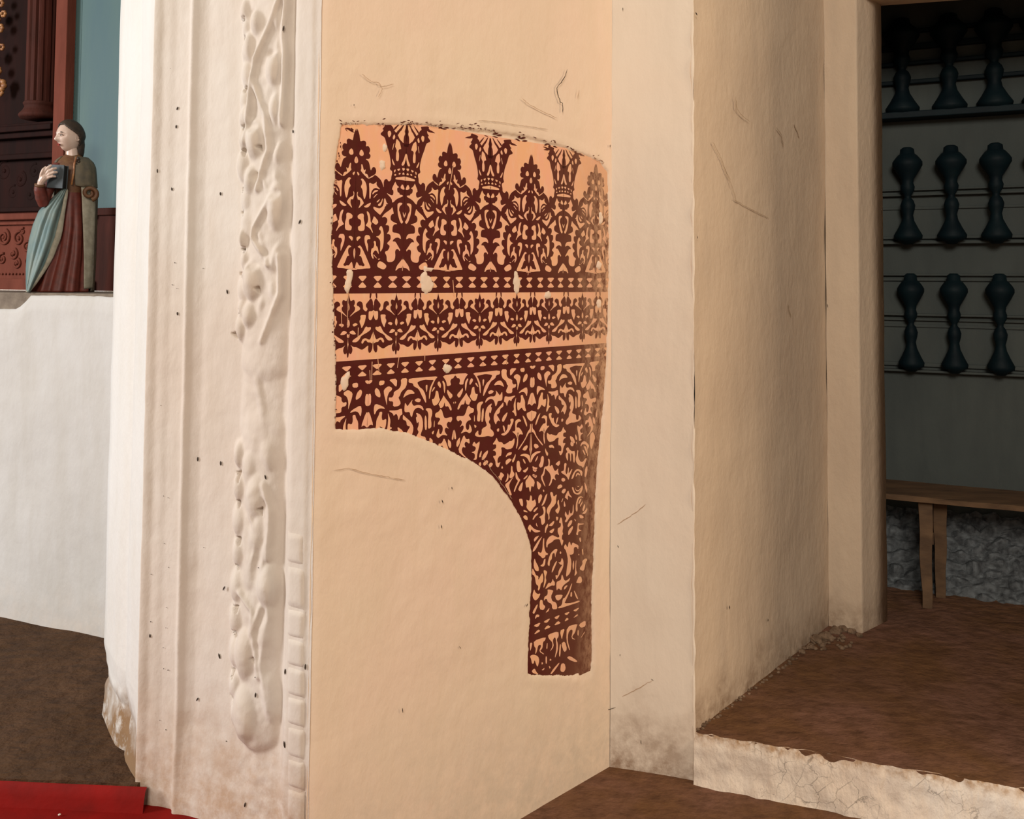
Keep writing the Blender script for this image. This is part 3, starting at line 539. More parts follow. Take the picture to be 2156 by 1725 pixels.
for s in DIRECT: LITE.poly([wu(*p) for p in parse(s)], 1)
# bands of bow-tie ornament
def rect(p, u0, u1, z0, z1):
    o_ = p.off; p.off = o_ - 0.00012; p.poly([(u0, z0), (u1, z0), (u1, z1), (u0, z1)], 0); p.off = o_
def zz(x, y): return wu(x, y)[1]
B1 = (zz(850, 570), zz(850, 617.5)); B2t = zz(731, 760.5); ZB = zz(1200, 1440)
rect(DARK, 0.02, LC - 0.004, B1[1], B1[0]); rect(DARK, 0.02, LC - 0.004, ZB, B2t)
def bows(xa, xb, n, ya, yb, yc, yd, x):
    ua, ub = wu(xa, ya)[0], wu(xb, ya)[0]; za, zb, zc, zd = zz(x, ya), zz(x, yb), zz(x, yc), zz(x, yd); p = (ub - ua) / n
    for i in range(-2, n + 3):
        u = ua + i * p + random.uniform(-.04, .04) * p; h = p * random.uniform(.34, .41)
        LITE.poly([(u - h, za), (u + h, za + .001), (u + h * .12, zb), (u - h * .12, zb)], 1); LITE.poly([(u - h * .1, zc), (u + h * .1, zc), (u + h * .98, zd), (u - h, zd)], 1)
bows(766, 1263, 20, 581.5, 592.5, 594.5, 606, 766); bows(731, 1240, 20, 772.5, 782.5, 785.5, 795.5, 731)
GR = Paint(0.0022); ox = [q[0] for q in OUT[::-1]]
tope = sorted([q for q in OUT if q[1] < 365 and q[0] > 715])
for k in range(150):
    x = random.uniform(716, 1270); yb_ = float(np.interp(x, [q[0] for q in tope], [q[1] for q in tope])); y = yb_ - abs(random.gauss(0, 5)) + 1; w = random.uniform(1, 5); h = random.uniform(.5, 1.5); t = random.uniform(-1.5, 2.5)
    if math.sin(x * .045) + math.sin(x * .11 + 1) < -.5: continue
    GR.poly([wu(x - w, y - t), wu(x, y - h), wu(x + w, y + t), wu(x + w * .2, y + h)], 1)
for k in range(60):
    y = random.uniform(300, 900); x = float(np.interp(y, [262, 420, 500, 760, 903], [722, 703, 700, 708, 708])) - abs(random.gauss(0, 3)); w = random.uniform(.5, 2); h = random.uniform(1, 4); GR.poly([wu(x, y - h), wu(x + w, y), wu(x, y + h), wu(x - w, y)], 1)
for (xa, ya, xb, yb_) in [(797,755,800,790),(785,762,784,800),(842,750,838,775),(896,745,896,760),(1017,765,1019,772),(1069,752,1068,768),(735,600,733,690),(756,690,755,712),(720,652,721,690),(955,590,958,625),(1114,572,1113,580),(956,348,947,400),(780,780,781,800)]:
    LITE.poly([wu(xa - .7, ya), wu(xa + .7, ya), wu(xb + .5, yb_), wu(xb - .5, yb_)], 0)
n1, n2 = 40, 60; gu = np.linspace(0.02, LC - 0.004, n1); gz = np.linspace(zz(1200, 1450), zz(720, 235), n2)
V = [wp(u, z, -0.0038) for z in gz for u in gu]
mur = empty('mural', wp(LC * .5, 1.3, -0.004)); tag(mur, 'dark red stencilled floral mural exposed in the cream plaster wall', 'mural')
def rel(vs): return [q - mur.location for q in vs]
mk('ground_coat', rel(V), gridfaces(n1, n2), M['ground'], mur)
mk('stencil_ornament', rel(DARK.v), DARK.f, M['ink'], mur, False)
tag(mk('paint_traces', rel(GR.v), GR.f, M['ink'], mur, False), kind='stuff')
mk('ornament_gaps', rel(LITE.v), LITE.f, M['ground'], mur, False)
# cracks and marks on the plaster faces
M['mark'] = simple('dark_mark', (0.045, 0.03, 0.02, 1), None, bs=0)
M['crack'] = simple('plaster_crack', (0.50, 0.34, 0.22, 1), None, bs=0)
M['crack2'] = simple('plaster_stain_crack', (0.44, 0.32, 0.21, 1), None, bs=0)
def ribbon(mb, pts, w, P, D, off=0.0016):
    fine = []
    for (xa, ya), (xb, yb) in zip(pts[:-1], pts[1:]):
        k = max(1, int(math.hypot(xb - xa, yb - ya) / 5))
        for i in range(k): t = i / k; fine.append((xa + (xb - xa) * t + (random.uniform(-1, 1) if i else 0), ya + (yb - ya) * t + (random.uniform(-.8, .8) if i else 0)))
    fine.append(pts[-1]); pts = fine
    n = Vector((D.y, -D.x, 0)); L = []
    for i, (x, y) in enumerate(pts):
        q = onwall(x, y, P, D) + n * off; x2, y2 = pts[min(i + 1, len(pts) - 1)]; x1, y1 = pts[max(i - 1, 0)]
        dx, dy = x2 - x1, y2 - y1; l = math.hypot(dx, dy) or 1; k = w * (0.2 if i in (0, len(pts) - 1) else random.uniform(.45, .95))
        L.append((onwall(x - dy / l * k, y + dx / l * k, P, D) + n * off, onwall(x + dy / l * k, y - dx / l * k, P, D) + n * off))
    v = [q for a in L for q in a]; mb.add(v, [(2*i, 2*i+1, 2*i+3, 2*i+2) for i in range(len(L) - 1)])
def wmarks(parent, P, D, cracks, dots, off):
    c = MB(); d = MB()
    for pts, w in cracks: ribbon(c if w < 1.0 else d, pts, w, P, D, off)
    n = Vector((D.y, -D.x, 0))
    for x, y, r, t in dots:
        pts = [(x - math.sin(t) * r, y - math.cos(t) * r), (x, y), (x + math.sin(t) * r, y + math.cos(t) * r)]; ribbon(d, pts, max(1.1, r * .36), P, D, off)
    if c.v: tag(c.build('crack', M['crack2'] if parent == rv else M['crack'], parent, False), kind='stuff')
    if d.v: tag(d.build('dark_fleck', M['mark'], parent, False), kind='stuff')
wmarks(wc, PC, D43, [([(1191,147),(1187,160),(1178,175),(1169,186),(1171,200),(1176,216),(1181,218),(1181,238)],1.0),([(758,157),(778,172),(795,176),(800,184),(826,178)],.9),([(803,186),(793,205)],.8),([(1096,208),(1112,222),(1140,236),(1170,250)],.8),([(1216,190),(1213,208)],.8),
  ([(1004,254),(1050,258),(1100,266),(1150,273)],.7),([(1375,1430),(1340,1452),(1310,1466)],.8),([(700,990),(730,985),(780,998),(850,1010)],.8),([(1010,960),(1040,1000),(1075,1050)],.6)],
  [(928,1055,4,.3),(926,1108,4,.1),(965,1362,3,.5),(844,1494,5,.1),(948,1027,3,.2),(1281,308,3,0),(742,222,2,0),(1106,1273,4,-.5)], 0.007)
DFR = (PE - PC).normalized()
wmarks(fr, PC, DFR, [([(1300,1103),(1340,1078),(1360,1060)],.7),([(1252,1500),(1285,1492),(1297,1488)],1.0),([(1310,1466),(1345,1448),(1374,1431)],.8),([(1275,300),(1277,420),(1275,520)],.5)], [(1350,1561,4,.1),(1374,1430,3,1),(1312,20,3,0),(1302,1150,3,.4),(1306,1378,2,0)], 0.006)
DRV = (PR - PE).normalized()
wmarks(rv, PE, DRV, [([(1545,205),(1548,230),(1560,245),(1575,257)],.9),([(1497,300),(1512,330),(1524,360),(1535,380)],.8),([(1630,268),(1642,285),(1645,310)],.9),([(1668,262),(1680,292)],.8),([(1540,420),(1570,437),(1592,448),(1615,460)],.9),([(1520,350),(1540,400),(1548,430)],.6),([(1655,640),(1662,668)],.8),([(1738,640),(1741,660)],1.0)],
  [(1532,1278,4,0),(1613,1305,3,0),(1462,30,4,.5),(1464,500,3,0)], 0.007)
# worn plaster arrises along the two vertical edges
def arris(name, P, z0, z1, r, mat, parent, seed):
    V = []; n = 8; k = int((z1 - z0) / 0.012)
    for i in range(k + 1):
        z = z0 + (z1 - z0) * i / k; rr = r * (0.85 + 0.5 * nz3(seed, 0, z, 12)); ox = 0.003 * nz3(seed, 3, z, 20); oy = 0.003 * nz3(seed, 9, z, 20)
        for j in range(n): a = 2 * math.pi * j / n; V.append((P.x + ox + rr * math.cos(a), P.y + oy + rr * math.sin(a), z))
    return mk(name, V, [(i*n+j, i*n+(j+1) % n, (i+1)*n+(j+1) % n, (i+1)*n+j) for i in range(k) for j in range(n)], mat, parent)
arris('plaster_edge', PE + (PC - PE).normalized() * .004 + DRV * .004, 0.0, TOP, 0.006, M['front'], fr, 2.2)
# ================================================================== carved pilaster
def pw(x, y):
    q = onwall(x, y, PK, DPIL); return ((q - PK).dot(DPIL), q.z)
prof = [(655,0.004),(650,0),(640,0.0),(620,0),(613,.003),(605,.016),(596,.026),(586,.028),(412,.028),(405,.025),(393,.019),(388,.010),(384,.008),(379,.017),(350,.016),(340,.012),(326,.010),(318,.003),(312,0.0)]
pwx = np.array([pw(x, 600)[0] for x, _ in prof]); pdx = np.array([d for _, d in prof])
WP = pw(311, 600)[0]
nw, nz_ = 190, 760
zlo = ZR - 0.02; ws = np.linspace(0, WP, nw); zs2 = np.concatenate([np.linspace(zlo, 2.5, nz_), np.linspace(2.53, TOP, 20)])
WW, Z2 = np.meshgrid(ws, zs2)
HGT = np.interp(WW, pwx, pdx) * -1.0
def stroke(pts, rad, h, sharp=2.0):
    global HGT
    P = [np.array(pw(*p)) for p in pts]; d = np.full(WW.shape, 9.0)
    for a, b_ in zip(P[:-1], P[1:]):
        e = b_ - a; t = np.clip(((WW - a[0]) * e[0] + (Z2 - a[1]) * e[1]) / (e @ e), 0, 1)
        d = np.minimum(d, np.hypot(WW - a[0] - t * e[0], Z2 - a[1] - t * e[1]))
    r = rad * 0.00118; k = np.clip(1 - (d / r) ** 2, 0, 1) ** 0.65; h = h * 1.2
    HGT = np.maximum(HGT, np.where(k > 0, -0.028 + h * k, -1)) if h > 0 else HGT + h * k
def pod(x, y, rx, ry, h, base=-0.028, tilt=0.0):
    global HGT
    c = pw(x, y); sx = rx * 0.00118; sz = ry * 0.00118; du = WW - c[0]; dz = Z2 - c[1]
    a = math.radians(tilt); e = ((du * math.cos(a) + dz * math.sin(a)) / sx) ** 2 + ((-du * math.sin(a) + dz * math.cos(a)) / sz) ** 2
    k = np.clip(1 - e, 0, 1) ** 0.65; h = h * 1.2 if h > 0 else h
    if h > 0: HGT = np.maximum(HGT, np.where(k > 0, base + h * k, -1))
    else: HGT = HGT + h * k
# foliage bed, then lobes, pods and stems of the climbing vine
stroke([(560,-40),(556,300),(552,640),(545,760)], 56, 0.021); stroke([(545,740),(535,900)], 50, .012); stroke([(540,900),(534,1200),(528,1540)], 50, 0.018)
for x, y, r in [(508,20,16),(512,55,15),(513,105,18),(512,150,18),(508,208,17),(504,245,14),(505,290,16),(503,345,20),(512,415,20),(514,470,22),(508,548,14),(505,608,20),(502,650,14),(498,690,16),(494,960,16),(494,1030,17),(493,1100,20),(492,1168,18),(489,1240,20),(488,1310,20),(487,1378,20),(486,1448,18),(489,1510,18)]: pod(x, y, r, r * 1.9, 0.020)
for x, y, rx, ry, h, t in [(539,46,19,30,.034,0),(520,95,15,34,.028,0),(574,140,20,44,.036,2),(577,228,14,40,.032,0),(534,292,23,46,.038,0),(523,378,18,34,.030,8),(578,432,20,58,.036,3),(548,502,11,36,.026,-18),(529,592,25,44,.038,0),(521,664,18,30,.030,0),(576,545,12,40,.028,14),(572,615,13,34,.026,-12),(582,322,11,30,.026,10),(578,372,10,26,.024,-12),(582,40,11,34,.026,8),(580,95,8,22,.022,0),(545,165,8,24,.024,-15),(556,350,10,26,.026,12),(512,240,9,22,.028,0),(548,640,11,28,.026,12),(505,500,9,26,.026,0),(560,690,14,50,.022,18),(532,1048,24,50,.032,4),(556,960,18,40,.024,-10),(520,985,20,40,.024,0),(556,1238,22,48,.032,0),(522,1200,18,60,.024,0),(511,1382,25,54,.032,0),(510,1508,29,58,.034,0),(552,1340,16,60,.024,10),(556,1470,18,60,.022,-6),(535,1130,22,50,.026,10),(560,1110,14,60,.022,0)]: pod(x, y, rx * 1.15, ry * 1.15, h, -0.028, t)
for pts, r, h in [([(592,-10),(565,60),(538,122),(530,170),(525,219),(520,255)],9,.034),([(532,165),(547,212),(560,245),(562,285),(564,317),(548,365),(540,400)],8,.032),([(600,-10),(594,73),(598,110),(593,200),(590,260)],8,.028),([(580,398),(549,453),(535,480),(532,502),(554,536),(565,560)],8,.034),([(520,560),(508,580)],5,.030),([(587,536),(587,619),(565,676),(548,720)],8,.030),([(548,365),(560,400),(592,410)],6,.026),([(520,255),(510,300)],6,.03),([(545,720),(535,800),(550,900)],14,.018),([(550,1020),(565,1080),(560,1180)],8,.026),([(545,1280),(530,1330),(540,1430)],8,.026),([(560,1130),(548,1200),(562,1300),(545,1400),(560,1500)],8,.024),([(520,1080),(540,1130),(525,1200)],7,.026),([(500,1250),(530,1290),(525,1340)],7,.026)]: stroke(pts, r, h)
for x, y, rx, ry in [(572,112,12,10),(533,268,14,11),(580,408,13,12),(531,560,13,10),(537,370,9,9),(557,540,6,14),(527,20,5,3)]: pod(x, y, rx, ry, -0.012)
NOTCH = [(502,36,9,5),(504,76,8,5),(506,184,6,7),(503,266,10,6),(503,317,7,8),(500,396,6,5),(499,447,7,6),(499,524,10,6),(494,577,9,5),(494,655,6,5),(478,705,9,6),(489,1003,8,10),(489,1062,7,7),(489,1140,9,7),(485,1196,8,5),(484,1284,10,6),(481,1336,9,6),(479,1422,7,9),(477,1478,8,8),(485,1545,6,8),(530,1391,5,7),(543,1076,5,7),(545,310,5,6),(541,608,4,6)]
# lower end: the recess dies out into a rough sloping ledge
zt = pw(480, 1560)[1]; zb = pw(450, 1715)[1]
k = np.clip((zt + 0.012 * np.array([[nz3(w, 3, z, 30) for w in ws] for z in zs2]) - Z2) / (zt - zb), 0, 1)
inner = (WW > pw(600, 1600)[0]) & (WW < pw(352, 1600)[0]); blend = np.clip((WW - pw(604, 1600)[0]) / .02, 0, 1) * np.clip((pw(352, 1600)[0] - WW) / .02, 0, 1)
HGT = HGT * (1 - k * blend * 0.5) + 0.004 * k * blend
# soft smoothing of the much-limewashed surface
for _ in range(5):
    A = np.pad(HGT, 1, mode='edge'); HGT = (A[1:-1, 1:-1] * 2 + A[:-2, 1:-1] + A[2:, 1:-1] + A[1:-1, :-2] + A[1:-1, 2:]) / 6
HGT = HGT + np.array([[0.0022 * nz3(w, 1, z, 6) + 0.0010 * nz3(w, 4, z, 24) for w in ws] for z in zs2])
vm = np.exp(-((WW - pw(545, 700)[0]) / .055) ** 4)
HGT = HGT + vm * np.array([[0.0030 * nz3(w, 8, z * .6, 22) + 0.0016 * nz3(w, 2, z, 50) for w in ws] for z in zs2])
for x, y, rx, ry in NOTCH:
    c = pw(x, y); a_ = -(WW - c[0]) / (rx * .00135); b_ = (Z2 - c[1]) / (ry * .00150)
    HGT = HGT - 0.026 * np.clip(((a_ + 1) / 2 - np.abs(b_ + .25 * a_)) * 2.6, 0, 1) * (a_ < 1)
# columns: front face then the left side face
side = [PK + DPIL * WP + (PB - (PK + DPIL * WP)) * t for t in (0.04, .15, .28, .36, .40, .44, .52, .7, .9, 1.0)]
sn = Vector((-(PB - PL).normalized().y, (PB - PL).normalized().x, 0)); sn = sn if sn.y < 0 else -sn
sdep = [0.002, 0.0, 0.0, .004, .012, .004, -.004, -.003, 0, 0]
V = []; ncol = nw + len(side) + 2
for j, z in enumerate(zs2):
    for i in range(nw):
        q = PK + DPIL * ws[i] + NPIL * HGT[j, i]; V.append((q.x, q.y, z))
    er = max(0.0, 1 - abs(z - 0.36) / 0.10)
    for n_, (q, d_) in enumerate(zip(side, sdep)):
        o = -d_ + 0.003 * nz3(q.x * 3, q.y, z, 5) - er * (0.012 + 0.014 * nz3(q.x, q.y, z, 25)) * (n_ > 0)
        V.append((q.x + sn.x * o, q.y + sn.y * o, z))
    for q in (PB + Vector((0.12, 0.55, 0)), PK + D43 * .4 + Vector((-.4, .9, 0))): V.append((q.x, q.y, z))
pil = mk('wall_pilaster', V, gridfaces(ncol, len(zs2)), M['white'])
pil.data.materials.append(M['sidebright'])
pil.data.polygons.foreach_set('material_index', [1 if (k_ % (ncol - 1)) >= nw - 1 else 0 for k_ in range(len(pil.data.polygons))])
pil.data.flip_normals()
tag(pil, 'whitewashed pilaster with recessed panel and carved climbing vine', 'pilaster', None, 'structure')
# beads of the right-hand edge moulding
seams = [1120, 1190, 1284, 1345, 1405, 1468, 1530, 1598, 1662, 1735]
for y0, y1 in zip(seams[:-1], seams[1:]):
    a = pw(604, (y0 + y1) / 2)[0]; b_ = pw(640, (y0 + y1) / 2)[0]; za = pw(620, y1)[1]; zb_ = pw(620, y0)[1]
    V = []; nn, mm = 9, 11
    for j in range(mm):
        for i in range(nn):
            s = i / (nn - 1) * 2 - 1; t = j / (mm - 1) * 2 - 1; h = 0.0075 * (max(0, 1 - abs(s) ** 3.2) * max(0, 1 - abs(t) ** 7)) ** .6 - 0.003
            w = b_ + (a - b_) * (i / (nn - 1)); q = PK + DPIL * w + NPIL * h; V.append((q.x, q.y, za + (zb_ - za) * (0.012 + 0.976 * j / (mm - 1)) + 0.0015 * s))
    o = mk('bead', V, gridfaces(nn, mm), M['white'], pil); o.data.flip_normals()
# dark flecks on the pilaster
FL = [(0,92,417,2),(0,125,603,9),(0,143,920,4),(0,155,1073,3),(0,145,1237,2),(0,150,1382,2),(0,375,1478,5),(0,488,593,2),(0,548,937,4),(0,537,1095,4),(0,500,1635,4),(0,920,1675,4),(0,1548,1137,4),(0,1465,245,6),
 (1,525,630,3),(1,503,820,3),(1,543,852,2),(1,548,1070,4),(1,978,880,5),(1,770,678,2),(1,80,1357,2),(1,1605,275,5),(2,724,685,5),(2,922,722,5),(2,1309,842,5),(2,405,222,2),(2,428,1005,2),(2,467,1020,2),(2,433,1415,2),(2,775,1450,2),(2,470,1622,2),(2,320,1682,2),(2,1247,1625,3),(2,22,1237,3),
 (3,388,32,2),(3,892,128,5),(3,860,598,6),(3,380,458,4),(3,237,445,4),(3,385,360,3),(3,493,262,2),(3,490,402,2),(3,472,540,2),(3,475,685,2),(3,505,695,3),(3,1107,745,3),(3,1110,868,5),(3,708,897,4),(3,1315,705,6),(3,1455,672,6),(3,418,993,2),(3,336,1050,2),(3,448,1042,2),(3,490,1108,3),(3,1310,1210,7),(3,908,1187,3),(3,1037,1627,5)]
OG = {0: (240, 0, 4.106), 1: (240, 400, 4.106), 2: (240, 800, 4.106), 3: (200, 1200, 3.287)}
mbf = MB()
for t, x, y, r in FL:
    ox, oy, s_ = OG[t]; X, Y = ox + x / s_, oy + y / s_
    w, z = pw(X, Y)
    if w > WP - 0.004: continue
    i = int(np.clip(round(w / WP * (nw - 1)), 0, nw - 1)); j = int(np.argmin(abs(zs2 - z))); h = HGT[j, i] + 0.0022
    # follow the recess along the sight line
    q = PK + DPIL * w + Vector((0, 0, z)); dd = (q - EYE).normalized(); q = q + dd * (-h / max(.2, abs(dd.dot(NPIL))))
    a = random.uniform(-.5, .5) if r < 8 else 1.45
    mbf.ell(q, (r * .0004, 0.0012, r * .0004), 8, 5, Matrix.Rotation(0, 3, 'Z')) if r < 3.5 else mbf.tube([q + Vector((math.sin(a), 0, math.cos(a))) * r * k_ * .00105 for k_ in (-1, -.3, .4, 1)], [.0008, .0019, .0018, .0006], 6)
tag(mbf.build('dark_fleck', M['mark'], pil), kind='stuff')

# ================================================================== sanctuary side: dais, red floor, altar
A0 = atz(0, 1300, ZD); A0.z = 0
A1 = atz(225, 1345, ZD); A1.z = 0
DA = (A1 - A0).normalized(); NA = Vector((-DA.y, DA.x, 0))
def al(x, y, dep):
    """pixel -> point on the plane dep metres behind the altar front, in altar axes (along, height)"""
    q = onwall(x, y, A0 + NA * dep, DA); return ((q - A0).dot(DA), q.z)
def ap(a, dep, z): return A0 + DA * a + NA * dep + Vector((0, 0, z))
e0 = atz(0, 1640, ZD); e1 = atz(285, 1652, ZD); de = (e1 - e0).normalized()
eL = e0 - de * 1.6; eR = e1 + de * 0.004
dais = [(eL.x, eL.y)] + [tuple((eL + (eR - eL) * (i / 14))[:2]) for i in range(1, 15)] + [(PB.x + .35, PB.y + .25), tuple(ap(1.2, .05, 0)[:2]), tuple(ap(-1.8, .05, 0)[:2])]
M['dais'] = earth('dais_earth', (0.072, 0.034, 0.013, 1), (0.092, 0.045, 0.020, 1), (0.040, 0.019, 0.009, 1), 0.95, 1.6)
slab('floor_dais', dais, ZD, M['dais'], 0.25, 0.006, 0.04, 'rough brown earthen dais in front of the altar', 'floor', 0.004)
redp = [tuple((eL + Vector((0, 0.01, 0)))[:2]), tuple((eR + Vector((0, .01, 0)))[:2])] + [tuple((PL + DPIL * -.04 + NPIL * -.03)[:2]), tuple((PK + NPIL * -.02)[:2]), (PK.x + .02, PK.y - .62), (eL.x, PK.y - .62)]
slab('floor_sanctuary', redp, ZR, M['red'], 0.2, 0.002, 0.06, 'red painted sanctuary floor at the lower left corner')
eE = e1 + de * 0.03; ls = MB(); L = []
for i in range(31):
    q = eL + (eE - eL) * (i / 30); w_ = .004 * nz3(i, 0, 0, 1.7); n_ = Vector((de.y, -de.x, 0))
    L += [q + n_ * (.002 + w_ * .5) + Vector((0, 0, -.004)), q + n_ * (.010 + w_) + Vector((0, 0, -.010)), q + n_ * (.016 + w_) + Vector((0, 0, -.03)), q + n_ * .022 + Vector((0, 0, -.06))]
ls.add(L, [(4*i+k, 4*i+k+1, 4*i+k+5, 4*i+k+4) for i in range(30) for k in range(3)])
tag(ls.build('trim_1', M['red']), 'low red painted kerb along the dais edge', 'kerb', None, 'structure')
pb = MB()
M['plasterbit'] = simple('white_plaster_bit', (0.78, 0.72, 0.66, 1), (0.6, 0.5, 0.42, 1), 200, bs=0.2)
for i, (x, y, r) in enumerate([(42, 1681, 6), (157, 1677, 4), (125, 1720, 3)]):
    q = atz(x, y, ZR); mb = MB(); mb.ell((0, 0, 0), (r * .0011, r * .0011, r * .0006), 10, 6)
    mb.v = [v_ * (1 + .3 * nz3(v_.x * 300, v_.y * 300, i, 1)) for v_ in mb.v]
    o = mb.build('plaster_crumb', M['plasterbit']); o.location = (q.x, q.y, ZR + 0.004 + .001)
    tag(o, ['largest white plaster crumb on the red floor', 'middle white plaster crumb on the red floor by the dais', 'smallest white plaster crumb on the red floor at the bottom edge'][i], 'debris')
# broken brown patch at the foot of the pilaster's left side
# altar block: whitewashed front with a broken corner showing the grey stone slab
alt = empty('altar', ap(0.1, 0.2, ZD)); tag(alt, 'whitewashed altar block with chipped corner and grey stone slab', 'altar')
zt1 = al(150, 623, 0)[1]; zt0 = al(20, 652, 0)[1]
topl = [(-1.4, zt0 - .01), (al(-60, 655, 0)[0], zt0), (al(10, 653, 0)[0], zt0 + .001), (al(32, 652, 0)[0], zt0 + .002), (al(45, 643, 0)[0], zt0 + .016), (al(62, 625, 0)[0], zt1 - .002), (al(120, 623, 0)[0], zt1), (al(250, 626, 0)[0], zt1 - .002), (0.75, zt1)]
V = []; na = 90; nzr = 60
for j in range(nzr + 3):
    for i in range(na):
        a = -1.4 + 2.15 * i / (na - 1); zt_ = float(np.interp(a, [q[0] for q in topl], [q[1] for q in topl])) + 0.003 * nz3(a, 0, 0, 40)
        t = min(j, nzr) / nzr; z = ZD - 0.01 + (zt_ - ZD + .01) * t; o = 0.008 * nz3(a, 2, z, 4) + .002 * nz3(a, 2, z, 20)
        if t > .97: o += 0.006
        if j > nzr: o = 0.02 * (j - nzr)
        V.append(ap(a, o, z) - alt.location)
mk('plaster_front', V, gridfaces(na, nzr + 3), M['altarwhite'], alt)
M['stone'] = simple('grey_stone', (0.20, 0.16, 0.12, 1), (0.13, 0.10, 0.075, 1), 25, 0.9, 0.4)
zs_ = al(125, 616.5, .06)[1]
MA = Matrix(((DA.x, NA.x, 0, A0.x - alt.location.x), (DA.y, NA.y, 0, A0.y - alt.location.y), (0, 0, 1, -alt.location.z), (0, 0, 0, 1)))
rough_box('stone_slab', (-1.4, 0.016, ZD), (0.75, 0.48, zs_), M['stone'], alt, MA, 0.006)
# ------------------------------------------------------------------ altarpiece behind the statue
DEP = 0.30
M['darkwood'] = simple('dark_red_wood', (0.018, 0.0045, 0.003, 1), (0.010, 0.0035, 0.0025, 1), 14, 0.75, 0.3, (1, 1, .2), 60, spec=.08)
M['brownred'] = simple('brown_red_wood', (0.065, 0.018, 0.012, 1), (0.038, 0.013, 0.009, 1), 20, 0.75, 0.3, (1, 1, .2), 60, spec=.1)
M['redwood'] = simple('red_painted_wood', (0.155, 0.044, 0.028, 1), (0.115, 0.032, 0.020, 1), 14, 0.8, 0.25, (1, 1, .25), spec=.1)
M['gilt'] = simple('worn_gilding', (0.42, 0.20, 0.07, 1), (0.20, 0.07, 0.03, 1), 40, 0.45, 0.2, spec=.5)
M['teal'] = simple('teal_painted_board', (0.066, 0.122, 0.117, 1), (0.054, 0.106, 0.117, 1), 7, 0.6, 0.12, (1, 1, .25), 40)
M['tealgap'] = simple('dark_gap', (0.012, 0.012, 0.012, 1), None, bs=0)
ret = empty('altarpiece', ap(-.2, DEP, zs_)); tag(ret, 'dark carved wooden altarpiece with red predella and fluted column', 'altarpiece')
MR = Matrix(((DA.x, NA.x, 0, A0.x - ret.location.x), (DA.y, NA.y, 0, A0.y - ret.location.y), (0, 0, 1, -ret.location.z), (0, 0, 0, 1)))
def rx(x0, x1, dep=DEP, y=300): return al(x0, y, dep)[0], al(x1, y, dep)[0]
def rz(y, dep=DEP, x=100): return max(al(x, y, dep)[1], zs_ + .0006)
aL = -1.2
p0, p1 = rx(115, 139, DEP - .01, 150)
rough_box('back_board', (aL, DEP + .10, zs_ + .0006), (p1, DEP + .14, 2.75), M['darkwood'], ret, MR)
rough_box('post', (p0, DEP - .012, rz(445)), (p1, DEP + .10, 2.75), M['redwood'], ret, MR, .003)
q0, q1 = rx(-400, 190, DEP, 520)
rough_box('predella_panel', (aL, DEP + .012, rz(612)), (q1, DEP + .10, rz(446)), M['redwood'], ret, MR, .003)
rough_box('predella_cornice', (aL, DEP - .012, rz(462)), (q1, DEP + .02, rz(445)), M['redwood'], ret, MR, .006)
rough_box('predella_fillet', (aL, DEP - .002, rz(472)), (q1, DEP + .02, rz(466)), M['redwood'], ret, MR, .002)
rough_box('predella_plinth', (aL, DEP - .010, rz(612)), (q1, DEP + .02, rz(588)), M['redwood'], ret, MR, .005)
rough_box('white_line', (aL, DEP - .014, zs_ + .0006), (q1, DEP + .02, max(rz(611), zs_ + .004)), M['plasterbit'], ret, MR, .0008)
zp0 = rz(440); 
for ya, yb, d0 in [(446, 436, -.03), (436, 330, .05), (330, 318, .02), (318, 286, .035), (286, 274, .0), (274, 262, -.02), (262, 256, -.01)]:
    rough_box('moulding', (aL, DEP + d0, rz(ya)), (rx(0, 112, DEP, 300)[1] + (.0 if d0 > 0 else .004), DEP + .10, rz(yb)), M['darkwood'], ret, MR, .004)
# carved scrolls on the predella and on the dark panel above
def scroll(mb, x, y, r, turns, sgn, w, dep):
    c = al(x, y, dep); rr = r * .0017; pts = []; rad = []
    for i in range(26):
        t = i / 25; a = sgn * turns * 2 * math.pi * t + 1.2; q = rr * (1 - .72 * t)
        pts.append(MR @ Vector((c[0] + q * math.cos(a), dep, c[1] + q * math.sin(a)))); rad.append(w * .0017 * (1 - .3 * t))
    mb.tube(pts, rad, 7); mb.ell(MR @ Vector((c[0], dep, c[1])), (w * .0022, w * .0022, w * .0022), 8, 6)
dp = DEP + .010
for i, args in enumerate([(-25,500,24,1.3,1,4),(8,500,20,1.4,-1,4),(40,502,18,1.3,1,4),(28,535,14,1.2,-1,3.5),(58,520,14,1.3,1,3.5),(5,545,14,1.2,1,3.5),(35,555,13,1.2,-1,3.2),(60,552,12,1.2,1,3.2),(-20,548,14,1.2,1,3.2),(48,487,8,1,1,3),(66,487,7,1,-1,3),(90,510,16,1.3,-1,4),(125,510,16,1.3,1,4),(165,510,16,1.3,-1,4),(-60,500,22,1.3,-1,4),(-100,505,22,1.4,1,4),(-140,500,22,1.3,-1,4),(-180,505,22,1.4,1,4),(-220,500,22,1.3,-1,4),(-260,505,22,1.4,1,4),(-80,548,14,1.2,1,3.2),(-120,548,14,1.2,-1,3.2),(-160,548,14,1.2,1,3.2),(-200,548,14,1.2,-1,3.2),(-240,548,14,1.2,1,3.2)]):
    mb = MB(); scroll(mb, *args, dp); mb.build('carved_scroll', M['redwood'], ret)
mb = MB()
for i in range(34): 
    c = al(-60 + i * 7.2, 577, dp); mb.ell(MR @ Vector((c[0], dp, c[1])), (.005, .005, .005), 8, 5)
tag(mb.build('bead_row', M['redwood'], ret), kind='stuff')
dp2 = DEP + .055
